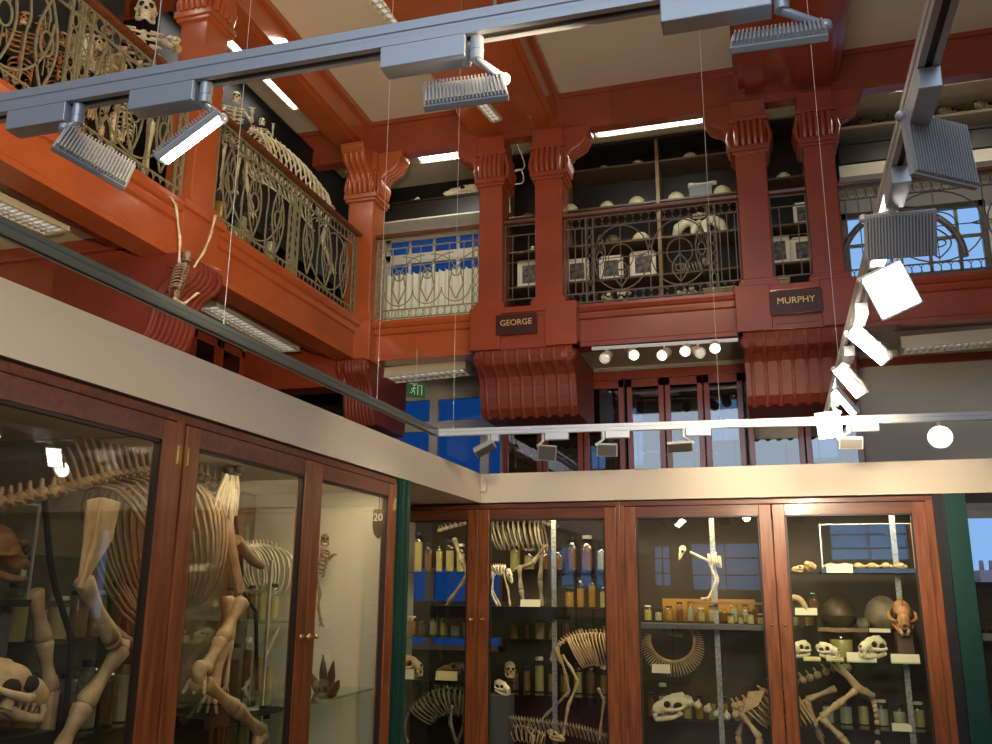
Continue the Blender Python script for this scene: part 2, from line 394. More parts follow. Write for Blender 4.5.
pl = MB().box((GX-.17, GY-.15, FB-.02), (GX+.16, GY+.15, LZ+.02)); struct('column_pedestal', pl, 'red', bevel=.006)
console('gallery_console', (GX-.02, GY-.05, FB), (0, -1, 0), (1, 0, 0), .3, 'redm')
# beams below the gallery that run back to the walls
struct('gallery_beam', MB().box((XL, 4.80, 3.55), (GX-.1, 5.24, SOF)).box((XL, 4.76, 3.88), (GX-.1, 5.28, SOF)), 'redd', bevel=.01)
struct('gallery_beam', MB().box((XL, GY-.12, 3.55), (GX-.1, GY+.2, SOF)), 'redd', bevel=.01)
struct('gallery_beam', MB().box((GX-.42, YF, SOF-.10), (GX-.2, YB, SOF)), 'redd')
struct('wall_bracket', MB().prism([(0, 0), (.62, 0), (.60, -.06), (.50, -.12), (.34, -.2), (.2, -.34), (.08, -.5), (0, -.55)], (XL, 4.82, 3.55), (1, 0, 0), (0, 0, 1), (0, .4, 0)), 'redd')

# ---- ceiling beams
bx = []
bx.append((at(472, 107, Y=GY).x, at(557, 99, Y=GY).x)); bx.append((at(737, 70, Y=GY).x, at(835, 56, Y=GY).x))
for (a, b) in [(GX-.32, GX+.0)] + bx + [(3.3, 4.1)]:
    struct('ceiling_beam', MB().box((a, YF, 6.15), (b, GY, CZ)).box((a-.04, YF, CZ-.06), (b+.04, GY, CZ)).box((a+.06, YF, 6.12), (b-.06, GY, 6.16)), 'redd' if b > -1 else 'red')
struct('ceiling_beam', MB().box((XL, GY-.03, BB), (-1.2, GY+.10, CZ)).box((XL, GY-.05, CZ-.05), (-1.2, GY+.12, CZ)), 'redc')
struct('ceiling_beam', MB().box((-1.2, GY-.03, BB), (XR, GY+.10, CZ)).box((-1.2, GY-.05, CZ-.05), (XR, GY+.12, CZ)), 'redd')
struct('ceiling_beam', MB().box((XL, 4.9, 6.10), (GX, 5.2, CZ)), 'red')

# ---- white bulkhead over the display cases
struct('white_bulkhead', MB().box((-3.12, YF+.02, SZ0), (SX, SY, SZ1)).box((-3.12, SY, SZ0), (XR-.02, 7.36, SZ1)), 'white')
struct('wall_panel', MB().box((1.0, YB-.06, 2.475), (XR, YB, 3.86)), 'wall')
struct('trim_1', MB().box((1.0, YB-.10, 3.80), (XR, YB-.05, 3.88)).box((1.0, YB-.08, 2.48), (XR, YB-.05, 2.62)), 'redd')
# rooftops beyond the window past the green post
rf = MB().box((3.0, 20, -2), (7.0, 24, 1.62)); rf.box((3.55, 20.2, 1.6), (3.85, 20.8, 1.95)).box((4.1, 20.2, 1.6), (4.9, 20.8, 2.05))
for k in range(3): rf.cyl((4.2+.18*k, 20.5, 2.05), (4.2+.18*k, 20.5, 2.25), .05, .04, 8)
one('rooftop', 'brick rooftop with chimney pots seen through the window past the green post', 'building', rf, 'brick')
# ------------------------------------------------------------------ display cases
# every case is built along an axis: along() turns (u = along the row, d = depth behind the face, z) into the world
def along_back(u, d, z): return V((u, SY+d, z))
def along_left(u, d, z): return V((SX-d, u, z))
def fbox(mb, f, u0, u1, d0, d1, z0, z1):
    a, b = f(u0, d0, z0), f(u1, d1, z1)
    return mb.box((min(a.x, b.x), min(a.y, b.y), min(a.z, b.z)), (max(a.x, b.x), max(a.y, b.y), max(a.z, b.z)))
def door(case, f, u0, u1, z0, z1, knob_u, hinge_u, frame_m='wood', stile=.085, rail=.075):
    d = MB(); t = .035
    # door leaf: the two stiles joined by a thin rebate frame round the pane
    fbox(d, f, u0, u0+stile, -.012, t, z0, z1); fbox(d, f, u1-stile, u1, -.012, t, z0, z1)
    fbox(d, f, u0+stile-.002, u1-stile+.002, .014, t, z1-rail*.8, z1-.002); fbox(d, f, u0+stile-.002, u1-stile+.002, .014, t, z0, z0+rail)
    dd = mesh('door', d, frame_m, case, bevel=.004)
    rl = MB(); fbox(rl, f, u0+stile, u1-stile, -.010, .013, z1-rail, z1); mesh('top_rail', rl, 'woodd', dd)
    rl = MB(); fbox(rl, f, u0+stile, u1-stile, -.010, .013, z0, z0+rail+.05); mesh('bottom_rail', rl, 'woodd', dd)
    bead = MB(); b = .012
    for (a0, a1, c0, c1) in ((u0+stile, u0+stile+b, z0+rail+.05, z1-rail), (u1-stile-b, u1-stile, z0+rail+.05, z1-rail)):
        fbox(bead, f, a0, a1, -.004, .02, c0, c1)
    fbox(bead, f, u0+stile, u1-stile, -.004, .02, z1-rail-b, z1-rail)
    mesh('glazing_bead', bead, 'darkwood', dd)
    g = MB(); fbox(g, f, u0+stile-.004, u1-stile+.004, .008, .012, z0+rail+.04, z1-rail+.004); mesh('glass_pane', g, 'glass', dd)
    if knob_u:
        k = MB(); p = f(knob_u, -.012, 1.38); q = f(knob_u, -.045, 1.38); k.cyl(p, p+(q-p)*.6, .006); k.ball(q, .012, 10, 7); k.cyl(p, p+(q-p)*.12, .014, .012)
        mesh('knob', k, 'brass', dd)
    if hinge_u:
        for zz in (z1-.12, z0+.9):
            h = MB(); fbox(h, f, hinge_u-.006, hinge_u+.006, -.020, .0, zz-.035, zz+.035); mesh('hinge', h, 'brass', dd)
    return dd
def case(name, label, f, u0, u1, depth, doors, end0=None, end1=None, back='cream', inner='cream', frames=(), backs=None):
    r = thing(name, label, 'display case', f((u0+u1)/2, depth/2, 0))
    zt = SZ0-.012
    c = MB(); fbox(c, f, u0, u1, 0, depth, zt-.035, zt); mesh('cornice', c, 'woodd', r, bevel=.004)
    c = MB(); fbox(c, f, u0+.02, u1-.02, .06, depth-.02, zt-.075, zt-.04); mesh('ceiling_board', c, inner, r)
    c = MB(); fbox(c, f, u0, u1, .01, depth, .0, .14); mesh('plinth', c, 'woodd', r)
    for (a, b, z0, z1) in (backs or [(u0, u1, .14, zt-.04)]):
        c = MB(); fbox(c, f, a, b, depth-.03, depth, z0, z1); mesh('back_panel', c, back, r)
    for (a, b, m) in ((u0, u0+.025, end0), (u1-.025, u1, end1)):
        if m: c = MB(); fbox(c, f, a, b, .04, depth-.03, .14, zt-.04); mesh('end_panel', c, m, r)
    for (a, b) in frames:
        c = MB(); fbox(c, f, a, b, -.004, .05, .0, zt-.03); mesh('frame_post', c, 'wood', r, bevel=.004)
    for (a, b, k, h) in doors: door(r, f, a, b, .14, zt-.04, k, h)
    return r
LD, BD = .96, .80
caseL1 = case('display_case', 'glazed mahogany case holding the largest skeleton, nearest the camera', along_left, .90, 2.84, LD, [(.93, 1.82, None, None), (1.82, 2.795, None, 2.79)], None, None, 'olive', frames=((2.795, 2.84),))
caseL2 = case('display_case', 'double-door mahogany case beside the green post, hind leg bones behind its glass', along_left, 2.84, 4.91, LD, [(2.845, 3.862, 3.822, 2.85), (3.866, 4.86, 3.905, 4.858)], None, 'white', 'olive', frames=((4.86, 4.91),))
XA, XM, XB = -2.96, -1.012, 1.10
caseB1 = case('display_case', 'dark double-door mahogany case between the green post and the big-cat case', along_back, XA, XM, BD, [(XA+.03, -2.106, -2.15, None), (-2.102, XM-.03, -2.06, None)], 'white', None, 'brownback', 'darkwood', frames=((XM-.03, XM),), backs=[(XA, -2.1, .14, 1.10), (XA, -2.1, 1.21, 1.50), (XA, -2.1, 1.78, 2.19), (-2.1, XM, .14, 2.19)])
caseB2 = case('display_case', 'mahogany double-door case with the big cat skeleton and skull shelves', along_back, XM, XB, BD, [(XM+.03, .055, .012, None), (.059, XB-.05, .10, None)], None, 'brownback', 'brownback', 'darkwood', frames=((XM, XM+.03), (XB-.05, XB)))
# dark green posts closing the rows
gp = MB().box((-3.05, 4.935, 0), (SX+.012, 5.10, SZ0-.004)); gp.box((SX+.01, 4.955, 0), (SX+.02, 4.985, SZ0-.004)); gp.box((SX+.01, 5.03, 0), (SX+.02, 5.085, SZ0-.004))
one('end_post', 'teal green post at the end of the case with leg bones', 'post', gp, 'green')
gp = MB().box((1.165, SY-.02, 0), (1.295, 7.36, SZ0-.004)); one('end_post', 'dark green post next to the pale daylit window', 'post', gp, 'green')
struct('trim_2', MB().box((1.10, SY+.01, 0), (1.165, 7.36, SZ0-.004)), 'black')

# shelves
def shelf_back(case_o, x0, x1, z, d0=.10, d1=.62, m='shelfg', t=.012, name='glass_shelf', edge='cream'):
    o = mesh(name, MB().box((x0, SY+d0, z-t), (x1, SY+d1, z)), m, case_o)
    return o
def zb(px, py, d): return at(px, py, Y=SY+d).z
S_d1 = [(zb(440, 638, .3), 'shelfg'), (zb(440, 678, .25), 'shelfg')]
shelf_back(caseB1, -2.9, -2.16, zb(440, 637, .3), .25); shelf_back(caseB1, -2.9, -2.16, zb(440, 679, .18), .08, .5)
shelf_back(caseB1, -2.9, -2.16, zb(440, 572, .5), .34, .72); shelf_back(caseB1, -2.08, -1.06, zb(590, 608, .4), .25, .7); shelf_back(caseB1, -2.08, -1.06, zb(540, 694, .4), .28, .7)
shelf_back(caseB2, -.95, .0, zb(700, 624, .15), .08, .30, 'grey', .035, 'metal_shelf')
shelf_back(caseB2, .08, 1.03, zb(850, 573, .2), .09, .6); shelf_back(caseB2, .08, 1.03, zb(850, 660, .12), .06, .6)
shelf_back(caseB2, .08, .85, zb(850, 628, .35), .25, .6); shelf_back(caseB2, .08, .62, zb(812, 615, .22), .16, .3)
shelf_back(caseB2, .08, 1.03, zb(850, 727, .35), .25, .7)
for (p, q, c_o) in (((712, 505), (722, 760), caseB2), ((784, 505), (789, 760), caseB2), ((901, 560), (910, 760), caseB2), ((556, 505), (553, 760), caseB1), ((404, 515), (398, 760), caseB1)):
    a, b = at(*p, Y=SY+.28), at((p[0]+q[0])/2, q[1], Y=SY+.28); x = at((p[0]+q[0])/2, (p[1]+q[1])/2, Y=SY+.28).x
    u = MB().box((x-.018, SY+.27, .14), (x+.018, SY+.285, 2.13))
    for k in range(40): zz = .3+k*.045; u.box((x-.006, SY+.266, zz), (x+.006, SY+.271, zz+.02))
    mesh('shelf_upright', u, 'stripm', c_o)
for z in (.62, 1.0, 1.38, 1.72):
    for y0, y1, co in ((1.0, 2.82, caseL1), (2.86, 3.95, caseL2)):
        c = MB(); c.box((SX-LD+.05, y0, z-.01), (SX-LD+.28, y1, z)); mesh('glass_shelf', c, 'shelfg', co)
mesh('glass_shelf', MB().box((SX-.85, 3.95, at(350, 690, X=SX-.15).z-.012), (SX-.08, 4.86, at(350, 690, X=SX-.15).z)), 'shelfg', caseL2)
# unseen lights are added inside the cases, above the door heads
# ------------------------------------------------------------------ lighting tracks and spotlights
def track(name, label, p0, p1, w=.040, h=.046, slot=True, wires=(), body='alu'):
    p0, p1 = V(p0), V(p1); d = (p1-p0).normalized(); s = V((0, 0, 1)).cross(d).normalized(); up = d.cross(s)
    if up.z < 0: up = -up
    r = thing(name, label, 'lighting track', p0)
    a, b = w/2, h/2
    prof = [(-a, -b), (-a*.35, -b), (-a*.35, -b+.012), (a*.35, -b+.012), (a*.35, -b), (a, -b), (a, -b*.35), (a*.9, -b*.25), (a*.9, b*.1), (a, b*.2), (a, b), (-a, b), (-a, b*.2), (-a*.9, b*.1), (-a*.9, -b*.25), (-a, -b*.35)]
    mesh('rail', MB().prism(prof, p0, s, up, p1-p0), body, r)
    mesh('slot', MB().prism([(-a*.33, -b+.004), (a*.33, -b+.004), (a*.33, -b+.011), (-a*.33, -b+.011)], p0, s, up, p1-p0), 'slot', r)
    for t in wires:
        q = p0+(p1-p0)*t; ww = MB().cyl(q+up*b, (q.x, q.y, CZ-.002), .0016, n=5); ww.cyl(q+up*b, q+up*(b+.03), .006, .003, 8)
        mesh('hanging_wire', ww, 'steel', r)
    return r
T4a, T4b = at(437, 433, Z=2.6), at(826, 421, Z=2.6); T4c = T4a+(at(1010, 415.2, Z=2.6)-T4a)*1.6
T3a = at(-60, 198, Z=2.6); T1a, T1b = at(-40, 115.5, Z=2.6), at(775, -20, Z=2.6)
T1b = V((.335, T1a.y+.02, 2.6))
T2a, T2b = V((.352, T1a.y, 2.6)), T4b
track('lighting_track', 'thick pale blue track crossing the top of the view', T1a, T1b, wires=(.25, .62))
track('lighting_track', 'grey track running away above the bright sloping row of spotlights', T2a+V((0, .03, 0)), T2b+(T2a-T2b).normalized()*.03, wires=(.7,))
track('lighting_track', 'dimly lit track running along above the mahogany cases with bones, no lamps', T3a, T4a+(T3a-T4a).normalized()*.025, wires=(.35, .75), body='trackd')
track('lighting_track', 'thin grey track across the hall above the far bulkhead', T4a, T4c, wires=(.02, .33, .75))

def cam_vec(v, px):
    """direction given by how it looks from the doorway at photo pixel px: across, up, towards us"""
    d = (FW + RT*((px[0]-496)/FPX) + UP*((372-px[1])/FPX)).normalized()
    r = (RT-d*RT.dot(d)).normalized(); u = r.cross(d)
    return (r*v[0] + u*v[1] - d*v[2]).normalized()
def spotlight(label, P, ax, hpx, long, lensn, stem=.045, head=(.150, .118, .024), lit=None, boxlen=.15, side=1, boxh=.044, group='square spotlights on the thick track'):
    """P on the track; hpx = where the head's centre is seen; long and lensn = head axis and lens direction"""
    P = V(P); ax = V(ax).normalized(); sd = V((0, 0, 1)).cross(ax)
    B = Matrix((ax, sd, V((0, 0, 1)))).transposed()
    r = thing('track_spotlight', label, 'spotlight', P, group)
    q = P+V((0, 0, -.024)); s1 = q+V((0, 0, -stem))
    if boxlen:
        c = P - ax*(side*(boxlen*.5+.016)) + V((0, 0, -.024-boxh/2)); mesh('driver_box', MB().obox(c, (boxlen, .042, boxh), B), 'alu', r, bevel=.002)
    st = MB().cyl(q, s1, .0125, n=14); st.cyl(q+V((0, 0, -stem*.55)), q+V((0, 0, -stem*.62)), .0135, n=14); mesh('stem', st, 'alu', r)
    X = cam_vec(long, hpx); Z = -cam_vec(lensn, hpx); Z = (Z-X*Z.dot(X)).normalized(); Yv = Z.cross(X)
    R = Matrix((X, Yv, Z)).transposed()
    hc = at(*hpx, Y=P.y)
    hx, hy, hz = head
    h = MB().obox(hc, (hx, hy, hz*.5), R)
    hd = mesh('lamp_head', h, 'lampgrey', r, bevel=.002)
    n = 22
    fn = MB(); fn.obox(hc+R @ V((0, 0, hz*.28)), (hx*.96, hy*.92, hz*.06), R)
    for k in range(n):
        u = (k+.5)/n-.5
        fn.obox(hc+R @ V((u*hx*.96, -.002, hz*.42)), (hx*.022, hy*.92, hz*.36), R)
    mesh('cooling_fins', fn, 'lampgrey', hd)
    le = MB().obox(hc+R @ V((0, 0, -hz*.28)), (hx*.90, hy*.88, hz*.08), R); mesh('lens', le, 'emit' if lit else 'unlit', hd)
    # swivel arm from the stem to the nearer short edge of the head
    ends = [hc+R @ V((sx*hx*.5, sy*hy*.42, 0)) for sx in (-1, 1) for sy in (-1, 1)]
    e = min(ends, key=lambda p: (p-s1).length)
    pv = MB(); pv.tube([s1+V((0, 0, .012)), s1, e], .008, 8); pv.ball(e, .012, 10, 7); mesh('swivel', pv, 'alu', r)
    return r
dT1 = (T1b-T1a).normalized(); dT2 = (T2b-T2a).normalized(); dT4 = (T4c-T4a).normalized()
def on(p0, p1, px):
    """parameter along a track seen at photo column px"""
    lo, hi = 0., 1.
    def pxof(p): d = p-EYE; return 496+FPX*d.dot(RT)/d.dot(FW)
    for _ in range(40):
        m = (lo+hi)/2
        if (pxof(p0+(p1-p0)*m) < px) == (pxof(p1) > pxof(p0)): lo = m
        else: hi = m
    return p0+(p1-p0)*lo
def ony(p0, p1, py):
    lo, hi = 0., 1.
    def pyof(p): d = p-EYE; return 372-FPX*d.dot(UP)/d.dot(FW)
    for _ in range(40):
        m = (lo+hi)/2
        if (pyof(p0+(p1-p0)*m) < py) == (pyof(p1) > pyof(p0)): lo = m
        else: hi = m
    return p0+(p1-p0)*lo
spotlight('unlit finned spotlight on the thick track, tilted steeply, in front of the brass railing', on(T1a, T1b, 81), dT1, (95, 158), (.83, -.54, 0), (-.45, -.75, -.42))
spotlight('lit spotlight seen edge-on against the orange pillar', on(T1a, T1b, 208), dT1, (190, 138), (.81, .58, 0), (.57, -.80, .14), lit=1)
spotlight('unlit finned spotlight on the thick track, nearly level, before the pale ceiling panel', on(T1a, T1b, 477), dT1, (465, 93), (1, .13, 0), (.1, -.93, -.30), boxlen=.165)
spotlight('unlit finned spotlight at the end of the thick track, top of the view', on(T1a, T1b, 779), dT1, (778, 38), (1, .14, 0), (.1, -.97, -.16), boxlen=.18)
jn = 'square spotlights in the sloping row'
def row(label, py, hpx, long, lensn, lit=None, head=(.150, .118, .024), st=.05, bl=.15, sd=1):
    spotlight(label, ony(T2a, T2b, py), dT2, hpx, long, lensn, stem=st, lit=lit, head=head, boxlen=bl, group=jn, side=sd)
row('big unlit spotlight showing its ribbed back, topmost of the sloping row', 100, (938, 150), (.9, -.22, -.6), (-.66, -.76, -.71), None, (.150, .165, .024))
row('unlit spotlight with vertical cooling fins, second of the sloping row', 186, (900, 235), (1, .09, 0), (0, .12, -1), None, (.165, .115, .024))
row('brightest lit spotlight of the sloping row, face turned to us', 250, (891, 290), (.885, .465, 0), (-.25, -.3, .9), 1, (.125, .15, .024))
row('lit spotlight below the brightest one, aimed down at the grey wall panel', 310, (869, 346), (.74, -.67, 0), (-.66, -.72, .30), 1, (.17, .13, .026))
row('lit spotlight third from the lower end of the sloping row', 350, (850, 381), (.62, -.78, 0), (-.76, -.6, .36), 1, (.16, .13, .026))
row('thin lit spotlight second from the lower end of the sloping row', 372, (845, 402), (.62, -.78, 0), (-.78, -.6, .20), 1, (.15, .13, .026))
row('lit spotlight hanging at the junction of the two grey tracks', 395, (829, 425), (1, .15, 0), (-.15, -.3, .95), 1, (.125, .145, .024))
fg = 'unlit spotlights below the far track'
def far(label, px, hpx, long, lensn, head=(.16, .12, .022), bl=.15, sd=-1):
    spotlight(label, on(T4a, T4c, px), dT4, hpx, long, lensn, stem=.05, head=head, boxlen=bl, group=fg, side=sd)
far('unlit spotlight turned sideways before the deep blue window', 489, (485, 449), (.87, .48, .1), (-.35, -.75, .35), (.14, .07, .05), .05)
far('unlit spotlight with tilted square face, first past the blue window', 543, (547, 453), (1, -.08, 0), (.3, -.35, .85), (.12, .105, .022))
far('unlit spotlight with tilted face in front of the bright window reflection', 603, (607, 450), (1, -.02, 0), (.15, -.5, .8), (.13, .09, .022))
far('flat unlit spotlight tipped down, halfway along the far track', 683, (680, 447), (1, .06, 0), (.1, -.9, .42), (.155, .13, .022))
far('unlit spotlight just past the track junction, over the glowing bulkhead', 848, (851, 443), (1, -.02, 0), (0, -.75, .62), (.135, .10, .022))
# round glowing lamp
P = on(T4a, T4c, 938); r = thing('round_spotlight', 'round glowing spotlight on the far track before the grey wall', 'spotlight', P)
mesh('stem', MB().cyl(P+V((0, 0, -.02)), P+V((0, 0, -.07)), .012), 'lampgrey', r)
c = P+V((0, 0, -.11)); ax = (EYE-c).normalized(); ax = (ax+V((.0, 0, -.25))).normalized(); x, y, z = frame_of(ax); R = Matrix((x, y, z)).transposed()
mesh('lamp_can', MB().lathe([(.035, -.08), (.05, -.045), (.068, .008), (.071, .025), (.067, .025), (.064, .018)], c, 24, R=R), 'lampgrey', r)
mesh('lens', MB().lathe([(.062, .016), (.055, .024), (.025, .03)], c, 24, R=R), 'emitw', r)

# small track below the gallery between the consoles
Yt = GY-.06
pa, pb = at(592, 349, Y=Yt), at(738, 340, Y=Yt)
track('lighting_track', 'short grey track with small white spotlights between the two consoles', pa, pb, .03, .03)
for k, (px, py, lit, dx) in enumerate(((606, 357, 0, -.3), (633, 354, 1, .2), (664, 354, 1, -.5), (686, 350, 1, -.2), (698, 352, 0, .5), (715, 347, 1, .0))):
    c = at(px, py, Y=Yt-.04); q = V((c.x, Yt, pa.z-.01))
    lb = 'small %s spotlight, %s along the short track from the gold-lettered board by the curtain' % ('glowing' if lit else 'unlit white', ORD[k])
    r = thing('small_spotlight', lb, 'spotlight', q, 'small spotlights on the short track')
    dr = (EYE-c); dr = (dr.normalized()+V((dx, 0, -.3))).normalized(); x, y, z = frame_of(dr); R = Matrix((x, y, z)).transposed()
    mesh('bracket', MB().cyl(q, c, .010, n=8), 'white', r)
    mesh('lamp_can', MB().lathe([(.030, -.09), (.045, -.07), (.052, .03), (.052, .05), (.046, .05), (.043, .04)], c, 18, R=R), 'white', r)
    mesh('lens', MB().lathe([(.043, .038), (.03, .044)], c, 18, R=R), 'emitw' if lit else 'dim', r)

# ------------------------------------------------------------------ fluorescent luminaires
def luminaire(label, p0, p1, w, h, lit='tubee', body='cream', louvre=True, cells=20, wires=True, up=None):
    """long box luminaire, p0-p1 along its underside centre"""
    p0, p1 = V(p0), V(p1); d = (p1-p0); L = d.length; d.normalize(); s = V((0, 0, 1)).cross(d).normalized(); u = d.cross(s)
    if u.z < 0: u = -u
    B = Matrix((d, s, u)).transposed(); c = (p0+p1)/2
    r = thing('ceiling_luminaire', label, 'ceiling light', c)
    b = MB(); b.prism([(-w/2, 0), (-w/2+.02, 0), (-w/2+.025, h*.5), (w/2-.025, h*.5), (w/2-.02, 0), (w/2, 0), (w*.42, h), (-w*.42, h)], p0, s, u, d*L)
    b.obox(p0+d*.006+u*h*.4, (.012, w*.94, h*.8), B); b.obox(p1-d*.006+u*h*.4, (.012, w*.94, h*.8), B)
    mesh('housing', b, body, r)
    mesh('tube', MB().obox(c+u*h*.30, (L-.06, w*.55, .02), B), lit, r)
    if louvre:
        l = MB()
        for k in range(cells+1): l.obox(p0+d*(L*(k+.5)/(cells+1))+u*.018, (.006, w-.05, .034), B)
        l.obox(c+u*.018, (L, .006, .034), B)
        mesh('louvre', l, 'steel', r)
    if wires:
        ww = MB()
        for k in (.12, .88): q = p0+d*L*k+u*h; ww.cyl(q, (q.x, q.y, CZ if q.z > 4.3 else SOF), .002, n=5)
        mesh('hanging_rod', ww, 'steel', r)
    return r
luminaire('long lit luminaire above the skeletons of the side gallery', (-4.26, 3.2, 6.24), (-4.20, 7.05, 6.24), .15, .09, cells=40)
luminaire('short bright lit luminaire above the curtained window', at(417, 160, Y=8.1), at(462, 154, Y=8.1), .2, .08, cells=8)
luminaire('lit louvred luminaire above the domed shells of the middle gallery bay', at(594, 134, Y=8.1), at(706, 118, Y=8.1), .2, .07, cells=14)
luminaire('lit louvred luminaire over the gallery bay with the pale window', at(892, 88, Y=8.1), at(1040, 66, Y=8.1), .2, .07, cells=16)
luminaire('hanging mirror louvred luminaire under the pale ceiling panel, top edge of view', (-2.86, 5.2, 6.3), (-2.72, 6.15, 6.3), .22, .1, 'dim', cells=12)
luminaire('mirror louvred luminaire beside the unlit spotlight at the end of the thick track', (.46, 6.2, 6.3), (.46, 7.0, 6.3), .2, .1, 'dim', cells=10)
luminaire('small louvred luminaire on the broad ceiling beam, above the columns', at(478, 100, Z=6.06), at(497, 122, Z=6.06), .12, .05, 'dim', cells=6, wires=False)
luminaire('cream louvred luminaire under the side gallery, nearest the camera', at(-70, 178, Z=3.86), at(58, 234, Z=3.86), .22, .08, 'dim', cells=18)
luminaire('cream louvred luminaire under the side gallery behind the hanging skeleton', at(205, 306, Z=3.86), at(290, 352, Z=3.86), .22, .08, 'dim', cells=18)
luminaire('cream louvred luminaire under the gallery above the green exit sign', at(340, 386, Y=8.3), at(470, 372, Y=8.3), .3, .11, 'dim', cells=20)
luminaire('cream louvred luminaire under the gallery above the grey wall panel', at(900, 352, Y=8.2), at(1040, 340, Y=8.2), .26, .11, 'dim', cells=18)
# ------------------------------------------------------------------ bones and specimens
def bone(mb, a, b, r, k=1.5, n=7):
    a, b = V(a), V(b); t = (0, .05, .14, .3, .5, .7, .86, .95, 1); s = (k*.7, k, k*.95, 1.05, .85, 1.05, k*.95, k, k*.7)
    return mb.tube([a.lerp(b, x) for x in t], [r*x for x in s], n)
def chain(mb, pts, r, k=1.4):
    for a, b in zip(pts, pts[1:]): bone(mb, a, b, r, k)
    return mb
def vertebrae(mb, pts, n, r, up, h, wing=0, lean=.3):
    ps = spline(pts, n); up = V(up)
    for i, p in enumerate(ps):
        d = (ps[min(i+1, n-1)]-ps[max(i-1, 0)]).normalized(); s = d.cross(up).normalized(); u = s.cross(d)
        R = Matrix((d, s, u)).transposed()
        step = (ps[-1]-ps[0]).length/n
        mb.ball(p, (max(step*.60, r*.6), r, r), 7, 5, R)
        hh = h(i/(n-1)) if callable(h) else h
        if hh: mb.tube([p+u*r*.6, p+u*(r+hh*.6)-d*hh*lean*.5, p+u*(r+hh)-d*hh*lean], [r*.38, r*.32, r*.22], 5)
        if wing:
            for sg in (-1, 1): mb.tube([p+s*sg*r*.7, p+s*sg*(r+wing)-u*wing*.15], [r*.35, r*.2], 5)
    return mb
def ribs(mb, pts, n, side, w, h, r, lean=.25, open_=.9):
    """pairs of ribs hanging from the spine pts; w, h: half width and depth (functions of 0..1)"""
    ps = spline(pts, n); side = V(side).normalized()
    for i, p in enumerate(ps):
        t = i/max(1, n-1); d = (ps[min(i+1, n-1)]-ps[max(i-1, 0)]).normalized(); dn = d.cross(side).normalized()
        if dn.z > 0: dn = -dn
        W = w(t) if callable(w) else w; Hh = h(t) if callable(h) else h
        for sg in (-1, 1):
            q = []
            for k in range(9):
                a = PI*open_*k/8
                q.append(p+side*(sg*W*math.sin(a)**.8)+dn*(Hh*(1-math.cos(a))/2)+d*(lean*Hh*math.sin(a*.5)**2))
            mb.tube(q, [r, r*1.1, r*1.2, r*1.2, r*1.1, r, r, r*.9, r*.8], 5)
    return mb
def dir_frame(fwd, up=(0, 0, 1)):
    f = V(fwd).normalized(); s = V(up).cross(f).normalized(); u = f.cross(s)
    return Matrix((f, s, u)).transposed()
